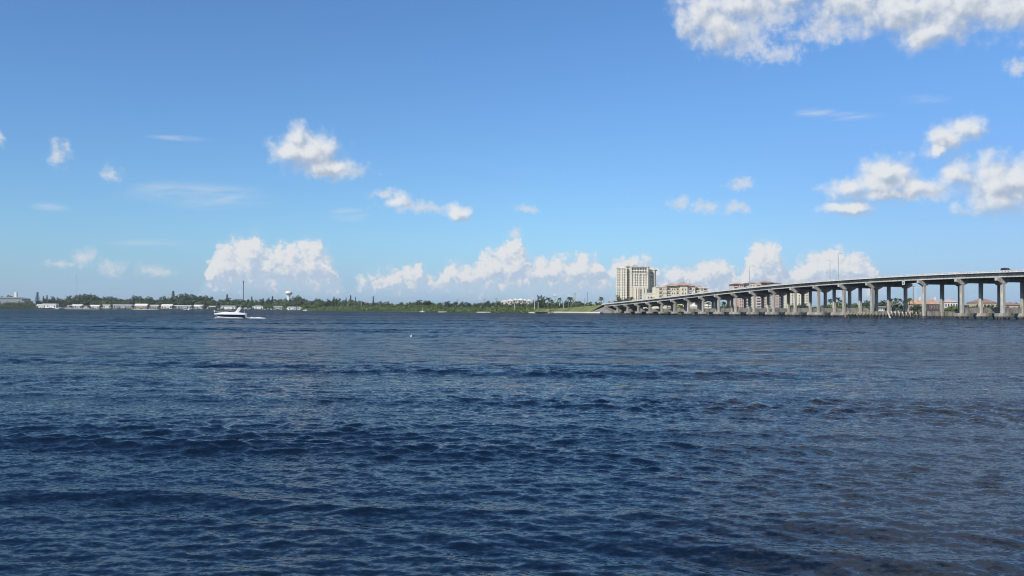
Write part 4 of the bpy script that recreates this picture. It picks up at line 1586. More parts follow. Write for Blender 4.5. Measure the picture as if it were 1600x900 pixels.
def rvec(rr):
    while True:
        v = Vector((rr.uniform(-1, 1), rr.uniform(-1, 1), rr.uniform(-1, 1)))
        if 0.05 < v.length < 1:
            return v.normalized()


def broad(seed, leaf, R=4.6, zc=6.0, hz=3.2, nb=15, nc=40, cs=1.0, name='broad_tree'):
    rr = random.Random(seed)
    cr, tr = MB(), MB()
    tr.tube((0, 0, -0.5), (0.15, 0, zc * 0.45), 0.34, 0.24, 7)
    for i in range(nb):
        d = rvec(rr)
        rad = rr.uniform(0.35, 1.0)
        c = Vector((d.x * R * rad, d.y * R * rad, zc + d.z * hz * rad))
        c.z = max(c.z, 2.6)
        br = rr.uniform(1.1, 2.0) * R / 4.6
        if i < 6:
            tr.tube((0.15, 0, zc * 0.44), c, 0.16, 0.05, 5)
        for j in range(nc):
            e = rvec(rr)
            p = c + e * br * rr.uniform(0.55, 1.05)
            card(cr, p, e + rvec(rr) * 0.6, cs * rr.uniform(0.6, 1.15), rr=rr)
    return tr.mesh('trunk', BARK), cr.mesh('crown', leaf)


def norfolk(seed, leaf, h=18.0, w=2.6, col=False):
    rr = random.Random(seed)
    cr, tr = MB(), MB()
    tr.tube((0, 0, -0.5), (0, 0, h * 0.98), 0.3, 0.05, 6)
    z = h * 0.18
    while z < h * 0.99:
        f = (h - z) / h
        L_ = w * (min(1.0, 0.35 + f * 1.1) if col else (0.12 + f)) * rr.uniform(0.8, 1.1)
        for i in range(7):
            a = i * 2 * PI / 7 + z * 1.3
            for s in range(4):
                rr_ = L_ * (s + 0.7) / 4
                card(cr, (rr_ * math.cos(a), rr_ * math.sin(a), z - 0.12 * rr_ + 0.15 * s), (rr.uniform(-.6, .6), rr.uniform(-.6, .6), 1), 0.85, 0.7, rr)
                card(cr, (rr_ * math.cos(a), rr_ * math.sin(a), z + 0.1 * s), rvec(rr), 0.8, 0.6, rr)
        z += 0.85
    return tr.mesh('trunk', BARK), cr.mesh('crown', leaf)


def casuarina(seed, leaf, h=17.0, w=3.0):
    rr = random.Random(seed)
    cr, tr = MB(), MB()
    tr.tube((0, 0, -0.5), (0.2, 0, h * 0.9), 0.34, 0.06, 6)
    for i in range(26):
        z = h * (0.18 + 0.8 * i / 26)
        f = math.sin(PI * min(1, (0.16 + 0.84 * (1 - i / 26)))) * 0.8 + 0.2
        a = rr.random() * 6.28
        L_ = w * f * rr.uniform(0.5, 1.15)
        c = Vector((L_ * math.cos(a) * .7, L_ * math.sin(a) * .7, z))
        tr.tube((0.1, 0, z - 0.8), c, 0.08, 0.03, 4)
        for j in range(17):
            e = rvec(rr)
            card(cr, c + Vector((e.x * 1.1, e.y * 1.1, e.z * 1.5)) * rr.uniform(0.3, 1), e + rvec(rr), rr.uniform(0.6, 1.1), 0.5, rr)
    return tr.mesh('trunk', BARK), cr.mesh('crown', leaf)


def palm(seed, leaf, h=9.0, nf=18, fl=2.9):
    rr = random.Random(seed)
    cr, tr = MB(), MB()
    lean = rr.uniform(-0.5, 0.5)
    pts_ = [Vector((lean * (i / 5) ** 2, 0, -0.4 + (h + 0.4) * i / 5)) for i in range(6)]
    for a, b_ in zip(pts_[:-1], pts_[1:]):
        tr.tube(a, b_, 0.22, 0.2, 7)
    top_ = pts_[-1]
    for i in range(nf):
        a = i * 2.4 + rr.uniform(-.2, .2)
        el_ = rr.uniform(-0.35, 1.25)
        L_ = fl * rr.uniform(0.8, 1.1)
        prev = None
        for s in range(6):
            f = s / 5
            x = L_ * f * math.cos(el_) * (1 - 0.12 * f)
            z = L_ * (f * math.sin(el_) - 0.55 * f * f)
            c = top_ + Vector((x * math.cos(a), x * math.sin(a), z))
            sd = Vector((-math.sin(a), math.cos(a), 0)) * (0.46 * math.sin(PI * min(1, 0.14 + 0.84 * f)) + 0.02)
            cur = (c - sd + Vector((0, 0, -0.2)), c, c + sd + Vector((0, 0, -0.2)))
            if prev:
                cr.add(list(prev) + list(cur), [(0, 1, 4, 3), (1, 2, 5, 4)])
            prev = cur
    return tr.mesh('trunk', PALMB), cr.mesh('crown', leaf)


PROTO = {
    'broad_d': [broad(1, LEAF_D), broad(2, LEAF_D, hz=2.7), broad(3, LEAF_D, R=5.2)],
    'broad_m': [broad(4, LEAF_M), broad(5, LEAF_M, hz=3.6, R=4.2), broad(6, LEAF_M, R=5.0)],
    'broad_l': [broad(7, LEAF_L), broad(8, LEAF_L, hz=2.6)],
    'silver': [broad(9, LEAF_S, R=3.6, hz=2.8)],
    'norfolk': [norfolk(21, LEAF_P), norfolk(22, LEAF_P, w=2.1)],
    'column': [norfolk(23, LEAF_P, w=2.2, col=True)],
    'casuarina': [casuarina(31, LEAF_P), casuarina(32, LEAF_P, w=2.4)],
    'palm': [palm(41, LEAF_F), palm(42, LEAF_F, nf=21), palm(43, LEAF_F, h=9.6)],
}
PH0 = {'broad_d': 9.6, 'broad_m': 9.8, 'broad_l': 9.4, 'silver': 9.2, 'norfolk': 18.0, 'column': 18.0, 'casuarina': 17.0, 'palm': 10.6}
NAME = {'broad_d': 'broadleaf_tree', 'broad_m': 'broadleaf_tree', 'broad_l': 'broadleaf_tree', 'silver': 'broadleaf_tree', 'norfolk': 'pine_tree', 'column': 'pine_tree', 'casuarina': 'pine_tree', 'palm': 'palm_tree'}
CAT = {'broadleaf_tree': 'tree', 'pine_tree': 'tree', 'palm_tree': 'palm tree'}


def tree(kind, x, y, base, height, label, group=None, wide=1.0):
    tm, cm = PROTO[kind][R_.randrange(len(PROTO[kind]))]
    s = height / PH0[kind]
    o = thing(NAME[kind], label, CAT[NAME[kind]], (x, y, base), R_.random() * 6.28, group)
    o.scale = (s * wide, s * wide, s)
    link('trunk', tm, o)
    link('crown', cm, o)
    return o


def tree_px(kind, px, top_y, Z, label, group=None, wide=1.0, base=1.2):
    return tree(kind, PX(px, Z), Z, base, PH(px, top_y, Z) - base, label, group, wide)


# trees that stand out one by one
GP = 'spired pines rising out of the far wood'
for (kind, px, ty, Z, lab, wd) in [
    ('column', 58.6, 457.0, 1990, 'dense columnar pine at the left end of the white waterfront row', 1.35),
    ('norfolk', 68.0, 463.0, 2010, 'small pointed pine right of the columnar pine at far left', 1.3),
    ('norfolk', 73.6, 461.0, 2010, 'pointed pine second to the right of the columnar pine at far left', 1.2),
    ('column', 270.6, 455.0, 2150, 'tallest hazy pine in the middle of the left wood', 1.4),
    ('casuarina', 285.5, 459.0, 2000, 'feathery dark pine just right of the tallest hazy pine', 1.2),
    ('casuarina', 291.5, 457.8, 2000, 'tallest of the feathery dark pines behind the docked runabouts', 1.3),
    ('casuarina', 298.0, 459.5, 2000, 'feathery dark pine to the right of the tallest feathery one', 1.3),
    ('casuarina', 304.5, 460.2, 2000, 'feathery dark pine fourth in the feathery row behind the docked runabouts', 1.3),
    ('casuarina', 313.0, 461.5, 2000, 'rightmost feathery dark pine of the row behind the docked runabouts', 1.3),
    ('norfolk', 355.0, 460.0, 1950, 'sharp spired pine left of the dark steel mast', 1.5),
    ('norfolk', 393.5, 463.5, 1950, 'small spired pine right of the dark steel mast', 1.4),
    ('norfolk', 426.0, 463.0, 1900, 'right one of two spired pines left of the water tower', 1.5),
    ('norfolk', 420.5, 465.5, 1900, 'left one of two spired pines left of the water tower', 1.5),
    ('norfolk', 522.0, 464.0, 1650, 'spired pine right of the water tower, leftmost of the mid shore spires', 1.4),
    ('norfolk', 526.5, 466.5, 1650, 'lower pine close right of the leftmost mid shore spire', 1.5),
    ('norfolk', 541.0, 465.0, 1600, 'thin spire left of the tallest mid shore spire', 0.9),
    ('norfolk', 548.0, 461.8, 1600, 'tallest of the mid shore spired pines', 1.3),
    ('norfolk', 555.6, 464.3, 1600, 'thin spire right of the tallest mid shore spire', 0.9),
    ('norfolk', 583.4, 463.0, 1560, 'lone slender spired pine standing above the mangroves', 1.1),
    ('casuarina', 841.5, 461.0, 1045, 'left dark plume of the close pine clump right of the clubhouse', 0.8),
    ('casuarina', 845.3, 460.7, 1050, 'middle dark plume of the close pine clump right of the clubhouse', 0.8),
    ('casuarina', 849.5, 462.0, 1045, 'right dark plume of the close pine clump right of the clubhouse', 0.8)]:
    tree_px(kind, px, ty, Z, lab, GP if 'spire' in lab else None, wd)
GPP = 'palms standing along the shore'
for (px, ty, Z, lab, wd) in [
    (856.5, 462.8, 1040, 'full headed palm right of the dark pine clump', 1.15), (862.5, 467.0, 1040, 'lower palm right of the full headed palm by the dark pines', 1.1),
    (874.6, 463.3, 1000, 'slim palm left of the white pole on the embankment', 0.8), (888.5, 463.8, 1010, 'left one of two close palms left of the cross armed utility pole', 1.0),
    (892.3, 462.6, 1010, 'right one of two close palms left of the cross armed utility pole', 1.0), (939.3, 461.8, 960, 'lone palm silhouetted against the sky left of the cream tower', 0.85),
    (987.2, 461.8, 930, 'palm in front of the cream tower foot', 0.9), (978.0, 464.8, 930, 'round headed palm left of the palm in front of the tower foot', 0.9),
    (1107.0, 470.5, 730, 'yellowish palm seen below the deck beside a small cream house', 1.1), (1297.5, 465.4, 640, 'left palm of three seen between bridge piers left of the channel', 1.1),
    (1310.5, 464.7, 640, 'middle palm of three seen between bridge piers left of the channel', 1.2), (1317.0, 466.0, 650, 'right palm of three seen between bridge piers left of the channel', 1.1),
    (1131.0, 470.0, 720, 'palm between piers left of the long pink condominium', 1.1), (1393.0, 466.3, 610, 'left palm above the silvery bush by the channel', 1.0),
    (1400.0, 465.6, 615, 'middle palm above the silvery bush by the channel', 1.0), (1407.0, 466.5, 610, 'right palm above the silvery bush by the channel', 1.0),
    (1421.0, 463.8, 625, 'palm left of the dark power pole by the channel', 1.0), (1568.5, 469.8, 900, 'palm behind the roofs at the far right under the bridge', 0.9)]:
    tree_px('palm', px, ty, Z, lab, GPP, wd)
for (kind, px, ty, Z, lab, wd) in [
    ('broad_d', 4.0, 464.5, 2240, 'dark tree behind the left end of the grey curved roof shed', 1.0),
    ('broad_d', 10.0, 462.2, 2240, 'dark tree behind the middle of the grey curved roof shed', 1.0),
    ('broad_d', 16.0, 462.8, 2250, 'dark tree at the foot of the white stair tower of the grey shed', 0.9),
    ('broad_d', 26.0, 464.0, 2240, 'dark tree behind the right end of the grey curved roof shed', 0.9),
    ('broad_m', 36.5, 466.0, 2200, 'small tree right of the grey curved roof shed', 0.9),
    ('broad_d', 967.5, 463.0, 930, 'dark round tree in front of the lower left corner of the cream tower', 0.75),
    ('broad_m', 977.0, 466.5, 940, 'lower round tree under the palms at the cream tower foot', 0.8),
    ('broad_d', 134.5, 457.6, 2010, 'tallest broad tree of the left wood, right of the thin lattice mast', 1.0),
    ('broad_d', 139.5, 460.5, 2000, 'broad tree leaning against the tallest one in the left wood', 1.0),
    ('broad_d', 463.0, 462.6, 1800, 'dark broad tree close right of the water tower', 1.0),
    ('broad_d', 468.5, 463.5, 1800, 'second dark broad tree right of the water tower', 1.0),
    ('silver', 1401.0, 468.5, 585, 'silvery grey-green bush behind the leaning fender piles', 1.15),
    ('silver', 1411.5, 471.5, 583, 'smaller silvery bush between the fender piles and the power poles', 1.0),
    ('broad_d', 1430.0, 473.5, 588, 'dark bush at the foot of the power poles', 1.0),
    ('broad_d', 1437.5, 476.5, 586, 'low dark bush against the tall channel pier', 1.0)]:
    tree_px(kind, px, ty, Z, lab, None, wd)

# the woods: individual trees in rows, their tops following the skyline
SKYL = [(0, 468), (20, 468.5), (44, 470), (60, 468), (70, 466), (85, 465), (100, 466), (110, 462.5), (122, 462), (130, 460), (145, 462), (165, 463), (178, 462), (188, 465), (200, 465.5),
        (212, 463.5), (226, 461.5), (234, 463), (244, 466), (258, 464), (270, 462), (290, 460.5), (305, 461), (318, 462.5), (330, 464), (340, 467.5), (352, 465.5), (365, 467.5), (380, 468),
        (405, 468), (420, 467), (436, 468.5), (450, 468), (465, 464.5), (475, 467.5), (488, 467), (500, 465.5), (510, 469), (525, 467), (540, 467.5), (552, 466.5), (562, 470.5), (575, 470),
        (600, 472), (640, 472.5), (650, 469.5), (670, 469), (682, 470), (695, 472), (740, 472), (776, 471), (800, 473), (830, 471.5), (845, 468), (865, 471), (885, 470.5), (900, 471), (925, 472), (960, 472)]
SX, SY = [p[0] for p in SKYL], [p[1] for p in SKYL]
SEGS = [(60, 108, 'behind the left end of the white waterfront row'), (108, 160, 'around the thin lattice mast'), (160, 215, 'behind the longest carport house'),
        (215, 262, 'left of the tallest hazy pine'), (262, 320, 'around the feathery dark pines'), (320, 372, 'behind the cruising motorboat'),
        (372, 446, 'between the dark steel mast and the water tower'), (446, 512, 'right of the water tower'), (512, 566, 'around the mid shore spires'),
        (566, 645, 'behind the lowest stretch of mangroves'), (645, 700, 'left of the lone thin utility pole'), (700, 780, 'between the lone thin pole and the clubhouse'),
        (780, 838, 'around the white clubhouse'), (838, 872, 'around the close dark pine clump'), (872, 962, 'along the approach embankment')]
ORD = ['first', 'second', 'third', 'fourth', 'fifth', 'sixth', 'seventh', 'eighth', 'ninth', 'tenth', 'eleventh', 'twelfth', 'thirteenth', 'fourteenth', 'fifteenth', 'sixteenth', 'seventeenth', 'eighteenth', 'nineteenth', 'twentieth']
for (xa, xb, where) in SEGS:
    g_ = 'wood ' + where
    x = xa + 1.0
    kb = kf = 0
    while x < xb:
        zs = float(np.interp(x, [p[0] for p in SHORE], [p[1] for p in SHORE]))
        near_ = x > 560
        ty = float(np.interp(x, SX, SY)) + R_.uniform(-0.6, 1.0)
        zb = min(zs, 1950) + R_.uniform(110, 190)
        if x > 872:
            zb = 1080 + R_.uniform(0, 60)
        hB = PH(x, ty, zb) - 1.2
        kd = R_.choice(['broad_d', 'broad_d', 'broad_m'])
        adj = {'broad_d': 'dark', 'broad_m': 'mid-green', 'broad_l': 'light green'}
        tree(kd, PX(x, zb), zb, 1.2, max(5, hB), '%s tree from left on the skyline %s' % (ORD[kb], where), g_, R_.uniform(1.0, 1.4) * (1.0 if hB < 15 else 0.75))
        kb += 1
        if x < 500 or 640 < x < 700 or 838 < x < 872 or x > 880:
            zf = min(zs, 1950) + R_.uniform(48, 90)
            if x > 872:
                zf = 1040 + R_.uniform(0, 25)
            xf = x + R_.uniform(-1.5, 1.5)
            hF = (PH(xf, ty, zf) - 1.2) * R_.uniform(0.55, 0.82)
            kd = R_.choice(['broad_d', 'broad_m', 'broad_m', 'broad_l']) if x > 300 else R_.choice(['broad_d', 'broad_d', 'broad_m'])
            tree(kd, PX(xf, zf), zf, 1.0, max(4, hF), '%s lower tree from left %s' % (ORD[kf], where.replace('behind', 'close behind')), g_, R_.uniform(1.15, 1.5))
            kf += 1
        x += R_.uniform(6.0, 8.4) if x < 520 else R_.uniform(8.0, 11.5)
# green clumps between the waterfront houses
for (px, ty, w_, lab) in [
    (96, 475.5, 1.2, 'left one of two low green trees left of the tiny grey roofed cottage'), (101, 474.5, 1.2, 'right one of two low green trees left of the tiny grey roofed cottage'),
    (110.8, 476.3, 0.8, 'bush between the tiny grey roofed cottage and the white gabled house'), (129.3, 476.4, 0.8, 'bush right of the white gabled house below the highest tree clump'),
    (139.6, 476.8, 0.8, 'bush left of the cream walled white roofed house on the left shore'), (174.8, 476.0, 0.9, 'bush just left of the longest white roofed carport house'),
    (208.8, 476.0, 0.9, 'bush just right of the longest white roofed carport house'), (232.0, 476.2, 0.9, 'bush left of the white flat roofed house below the slope of trees'),
    (250.2, 476.2, 0.9, 'bush left of the white gabled house below the hazy tall pine'), (271.0, 476.4, 0.9, 'bush left of the wide white house behind the docked runabouts'),
    (301.5, 476.8, 0.9, 'bush right of the wide white house behind the docked runabouts'), (186, 479.6, 0.8, 'left shrub at the water in front of the longest carport house'),
    (198, 479.8, 0.8, 'right shrub at the water in front of the longest carport house'), (221, 479.8, 0.8, 'shrub at the water before the gabled house right of the longest carport house'),
    (243, 480.0, 0.8, 'shrub at the water before the white house below the slope of trees'), (263, 480.0, 0.8, 'shrub at the water before the gabled house below the hazy tall pine'),
    (281, 480.2, 0.8, 'shrub at the water left of the docked white runabouts'),
    (158, 476.5, 1.0, 'low green tree left of the short white flat roofed house on the left shore'), (320, 475, 1.1, 'low green tree right of the grey walled white roofed house'),
    (341, 476, 1.2, 'round green tree just right of the white roofed open boathouse'), (373, 474.5, 1.3, 'left one of three round green trees behind the motorboat arch'),
    (380, 474.0, 1.3, 'middle one of three round green trees behind the motorboat arch'), (388, 475.5, 1.2, 'right one of three round green trees behind the motorboat arch'),
    (416, 476, 1.3, 'green tree close right of the white house with three dark windows'), (422, 476.5, 1.3, 'green tree close left of the grey house below the water tower'),
    (446, 477, 1.1, 'green tree just right of the grey house below the water tower'), (476, 476, 1.2, 'green tree at the right end of the white waterfront row'),
    (337.5, 480.5, 1.1, 'small bush at the water above the bow of the cruising motorboat')]:
    zs = float(np.interp(px, [p[0] for p in SHORE], [p[1] for p in SHORE])) + 14
    tree_px('broad_l' if px > 330 else 'broad_m', px, ty, zs, lab, 'garden trees between the white waterfront houses', w_, 0.8)
# trees seen under and beyond the right part of the bridge
for (xa, xb, Z, tA, tB, stp, where, kinds) in [
    (985, 1060, 840, 471.5, 476, 5.5, 'behind the left end piers of the bridge', ('broad_m', 'broad_l', 'broad_d')),
    (1060, 1150, 790, 474, 479, 8, 'among the small houses below the bridge deck', ('broad_m', 'broad_d', 'broad_l')),
    (1240, 1300, 680, 473, 479, 7, 'right of the pale yellow block under the bridge', ('broad_m', 'broad_d')),
    (1296, 1400, 1250, 470.5, 474.5, 6.5, 'on the hazy tree line left of the channel', ('broad_d', 'broad_d', 'broad_m')),
    (1296, 1372, 620, 474.5, 480, 6.5, 'low behind the piers left of the channel', ('broad_m', 'broad_l')),
    (1466, 1502, 610, 475, 481, 6, 'on the green bank right of the dark walled house', ('broad_l', 'broad_m')),
    (1500, 1600, 1000, 472.5, 476.5, 8, 'behind the houses at the far right under the bridge', ('broad_d', 'broad_m')),
    (1505, 1600, 600, 476.5, 482, 7, 'as low bushes before the houses at the far right', ('broad_m', 'broad_d'))]:
    x = xa
    kb = 0
    while x < xb:
        kd = R_.choice(kinds)
        z_ = Z + R_.uniform(-6, 40)
        adj = {'broad_d': 'dark', 'broad_m': 'mid-green', 'broad_l': 'light green'}[kd]
        tree_px(kd, x, R_.uniform(tA, tB), z_, '%s tree from left of those %s' % (ORD[kb], where), 'trees ' + where, R_.uniform(0.95, 1.35))
        kb += 1
        x += stp * 1.15 * R_.uniform(0.8, 1.2)


# ------------------------------------------------------------------ mangroves and shore scrub: nobody could count these
def thicket(name, label, xs, tops, depth, leafs, n_cl, setback=0.0, Zfix=None, seed=3):
    rr = random.Random(seed)
    mb = MB()
    for i in range(n_cl):
        px = rr.uniform(xs[0], xs[-1])
        zs = Zfix if Zfix else float(np.interp(px, [p[0] for p in SHORE], [p[1] for p in SHORE]))
        dd = rr.random() ** 1.3 * depth
        Z = zs + setback + dd
        hmax = PH(px, float(np.interp(px, xs, tops)), Z)
        env = min(1.0, 0.38 + 0.62 * dd / (depth * 0.7)) * (0.82 + 0.18 * math.sin(px * 1.7) * math.sin(px * 0.61 + 1))
        hz = max(1.2, hmax * env)
        c = Vector((PX(px, Z), Z, hz * rr.uniform(0.35, 0.92) if rr.random() < 0.75 else hz * rr.uniform(0.05, 0.4)))
        mb.cur = 0 if rr.random() < 0.5 else 1
        for j in range(9):
            e = rvec(rr)
            e.z = abs(e.z) * 0.9 - 0.2
            card(mb, c + Vector((e.x * 1.5, e.y * 1.5, e.z * 1.1)), e + rvec(rr) * 0.5, rr.uniform(0.8, 1.5), 0.8, rr)
    o = part(name, mb, leafs)
    o['label'] = label
    o['category'] = 'bushes'
    return stuff(o)


thicket('mangrove_thicket', 'bright green belt of mangroves along the middle shore', [470, 485, 500, 540, 600, 640, 700, 760, 800, 830, 868],
        [479, 477, 476, 475, 474.5, 475.5, 477.5, 478.5, 476, 476.5, 480], 85, [LEAF_L, LEAF_M], 5200, 1.0)
thicket('mangrove_thicket', 'dark green bushes along the shore at the far left edge', [-30, 0, 30, 46, 58], [470.5, 470.5, 469.5, 467.5, 475], 50, [LEAF_M, LEAF_D], 2600, 2.0, seed=4)
thicket('shore_scrub', 'strip of shore scrub in front of the white waterfront row', [58, 470], [480.5, 482.5], 14, [LEAF_M, LEAF_D], 700, 3.0, seed=5)
thicket('shore_scrub', 'green scrub along the bank behind the left piers of the bridge', [985, 1100, 1160], [480, 481, 482], 14, [LEAF_L, LEAF_M], 500, 0, Zfix=760, seed=6)
thicket('shore_scrub', 'green scrub along the bank behind the right piers of the bridge', [1240, 1330, 1450, 1520, 1620], [482, 483.5, 484, 484.5, 485], 14, [LEAF_L, LEAF_M], 900, 0, Zfix=660, seed=7)

# ------------------------------------------------------------------ boats
def loft(secs, closed_ends=True):
    mb = MB()
    k = len(secs[0])
    vs = [p for s in secs for p in s]
    fs = []
    for i in range(len(secs) - 1):
        for j in range(k - 1):
            fs.append((i * k + j, i * k + j + 1, (i + 1) * k + j + 1, (i + 1) * k + j))
    mb.add(vs, fs)
    return mb


ZB = 184.0
pxm = ZB / F
bo = thing('motor_boat', 'white cabin cruiser with a navy hull band heading left, wake behind it', 'motorboat', (PX(360, ZB), ZB, 0.0), math.radians(4))
BL = 2.95                                   # half length; bow towards -x
def hx(px): return (px - 360) * pxm
WL = 497.3
def hz(y): return (WL - y) * pxm
# stations: x, sheer height, band top, band bottom, chine, keel, half beam at sheer
ST = [(hx(384.2), hz(489.3), 0.78, 0.10, 0.02, -0.25, 1.02), (hx(379), hz(489.2), 0.80, 0.17, 0.05, -0.3, 1.08), (hx(370), hz(489.3), 0.82, 0.22, 0.08, -0.3, 1.12),
      (hx(358), hz(489.6), 0.83, 0.25, 0.12, -0.28, 1.10), (hx(348), hz(490.0), 0.84, 0.30, 0.17, -0.22, 0.92), (hx(341), hz(490.3), 0.83, 0.40, 0.26, -0.08, 0.60), (hx(337.2), hz(490.3), 0.80, 0.56, 0.42, 0.15, 0.25),
      (hx(335.2), hz(490.3), 0.79, 0.70, 0.62, 0.50, 0.03)]
secs_b, secs_s, secs_t = [], [], []
for (x, sh, bt, bb, ch, ke, hb) in ST:
    bt = min(bt * 0.86, sh - 0.08)
    b_band, b_low, b_ch = hb * 0.99, hb * 0.92, hb * 0.86
    rk = 0.10 * (1.2 - hb)
    secs_b.append([(x + rk * 5, 0, ke), (x + rk * 3, -b_ch, ch), (x + rk * 2, -b_low, bb)])
    secs_s.append([(x + rk * 2, -b_low - .004, bb), (x + rk, -b_band - .004, bt)])
    secs_t.append([(x + rk, -b_band, bt), (x, -hb, sh), (x, -hb * 0.88, sh + 0.05)])


def both(secs):
    mb = loft(secs)
    m2 = loft([[(p[0], -p[1], p[2]) for p in reversed(s)] for s in secs])
    mb.add(m2.v, m2.f)
    return mb


hull = both(secs_b)
x0 = ST[0][0]
part('hull', hull, GEL, bo, smooth=False)
part('hull_band', both(secs_s), NAVY, bo)
part('topsides', both(secs_t), GEL, bo)
mb = MB()
s0 = ST[0]
mb.add([(x0, -s0[6] * .86, s0[4]), (x0, s0[6] * .86, s0[4]), (x0 - .02, s0[6], s0[1]), (x0 - .02, -s0[6], s0[1]), (x0, 0, s0[5])], [(0, 1, 2, 3), (4, 1, 0)])
part('transom', mb, GEL, bo)
# foredeck and cabin top
secs = []
for (px, y, hbk, edge) in [(335.4, 490.2, 0.02, 490.3), (340, 489.2, 0.42, 490.2), (346, 488.0, 0.68, 490.0), (352, 487.2, 0.85, 489.8), (357, 486.9, 0.95, 489.7), (361, 487.0, 0.98, 489.6)]:
    secs.append([(hx(px), -hbk, hz(edge)), (hx(px), -hbk * 0.7, hz(y) - 0.04), (hx(px), 0, hz(y)), (hx(px), hbk * 0.7, hz(y) - 0.04), (hx(px), hbk, hz(edge))])
mb = loft(secs)
mb.add(secs[-1], [(0, 1, 2, 3, 4)])
part('foredeck', mb, GEL, bo, smooth=False)
mb = MB()
mb.box(hx(361.02), hx(383.8), -0.95, 0.95, 0.55, 0.62)
part('cockpit_sole', mb, OFFW, bo)
# coamings of the cockpit
for s_ in (-1, 1):
    mb = MB()
    a, b_ = hx(361.02), hx(384)
    mb.hexa([(a, s_ * 0.86, 0.85), (b_, s_ * 0.86, 0.85), (b_, s_ * 1.04, 0.85), (a, s_ * 1.04, 0.85),
             (a, s_ * 0.84, hz(487.4)), (hx(374), s_ * 0.84, hz(488.2)), (hx(374), s_ * 0.98, hz(488.2)), (a, s_ * 0.98, hz(487.4))])
    part('coaming', mb, GEL, bo)
# raked windscreen
mb = MB()
mb.add([(hx(356.5), -0.80, hz(486.95)), (hx(356.5), 0.80, hz(486.95)), (hx(360.8), 0.66, hz(484.5)), (hx(360.8), -0.66, hz(484.5)),
        (hx(366.5), -0.92, hz(487.4)), (hx(366.5), 0.92, hz(487.4))], [(0, 1, 2, 3), (0, 3, 4), (1, 5, 2)])
part('windscreen', mb, SHADEG, bo)
mb = MB()
for (a, b_) in (((356.5, -0.8, 486.95), (360.8, -0.66, 484.5)), ((356.5, 0.8, 486.95), (360.8, 0.66, 484.5)), ((360.8, -0.66, 484.5), (360.8, 0.66, 484.5)),
                ((360.8, -0.66, 484.5), (366.5, -0.92, 487.4)), ((360.8, 0.66, 484.5), (366.5, 0.92, 487.4))):
    mb.tube((hx(a[0]), a[1], hz(a[2])), (hx(b_[0]), b_[1], hz(b_[2])), 0.035, 0.035, 6)
part('windscreen_frame', mb, STEEL, bo)
# raked radar arch
mb = MB()
for s_ in (-1, 1):
    mb.hexa([(hx(368.0), s_ * 1.0, hz(488.3)), (hx(371.0), s_ * 1.0, hz(488.3)), (hx(371.0), s_ * 0.9, hz(488.3)), (hx(368.0), s_ * 0.9, hz(488.3)),
             (hx(375.0), s_ * 0.86, hz(480.0)), (hx(377.0), s_ * 0.86, hz(479.6)), (hx(377.0), s_ * 0.76, hz(479.6)), (hx(375.0), s_ * 0.76, hz(480.0))])
mb.hexa([(hx(373.8), -0.86, hz(480.9)), (hx(376.6), -0.86, hz(480.5)), (hx(376.6), 0.86, hz(480.5)), (hx(373.8), 0.86, hz(480.9)),
         (hx(374.4), -0.86, hz(479.9)), (hx(377.1), -0.86, hz(479.5)), (hx(377.1), 0.86, hz(479.5)), (hx(374.4), 0.86, hz(479.9))])
part('radar_arch', mb, GEL, bo)
mb = MB()
mb.tube((hx(376), 0, hz(479.6)), (hx(376), 0, hz(477.6)), 0.03, 0.03, 6)
mb.lathe([(0.02, 0), (0.02, 0)], 3) if False else None
part('light_mast', mb, GEL, bo)
# bow rail and the white fender ball tied to it
mb = MB()
for s_ in (-1, 1):
    pts_ = [(336.0, 0.05, 487.0), (341, 0.45, 486.6), (348, 0.74, 486.0), (354, 0.88, 486.4)]
    for a, b_ in zip(pts_[:-1], pts_[1:]):
        mb.tube((hx(a[0]), s_ * a[1], hz(a[2])), (hx(b_[0]), s_ * b_[1], hz(b_[2])), 0.02, 0.02, 5)
    for (px, q, y0, y1) in ((336.0, 0.05, 490.2, 487.0), (341, 0.45, 489.8, 486.6), (348, 0.74, 489, 486.0), (354, 0.88, 488.6, 486.4)):
        mb.tube((hx(px), s_ * q, hz(y0)), (hx(px), s_ * q, hz(y1)), 0.018, 0.018, 5)
part('bow_rail', mb, STEEL, bo)
mb = MB()
mb.lathe([(0.05, -0.13), (0.12, -0.08), (0.15, 0.0), (0.12, 0.08), (0.05, 0.13)], 10)
ball = part('anchor_ball', mb, GEL, bo, loc=(hx(336.0), 0, hz(486.2)), smooth=True)
# stern flag staff with its ensign
mb = MB()
mb.tube((hx(381.5), 0.3, hz(489.2)), (hx(382.3), 0.3, hz(482.0)), 0.025, 0.02, 6)
fs_ = part('flag_staff', mb, GEL, bo)
mb = MB()
mb.add([(hx(382.3), 0.3, hz(482.2)), (hx(382.2), 0.3, hz(484.2)), (hx(385.0), 0.42, hz(484.5)), (hx(385.2), 0.36, hz(482.6))], [(0, 1, 2, 3)])
part('ensign', mb, RED, fs_)
# seats
for (px, w_) in ((364.5, 0.28), (379.0, 0.3)):
    mb = MB()
    mb.box(hx(px) - w_, hx(px) + w_, -0.75 if px > 370 else -0.7, 0.75 if px > 370 else -0.15, 0.625, 1.02)
    part('seat', mb, OFFW, bo)
# swim step and sterndrive
mb = MB()
mb.box(x0 + 0.005, x0 + 0.5, -0.85, 0.85, 0.16, 0.23)
part('swim_platform', mb, GEL, bo)


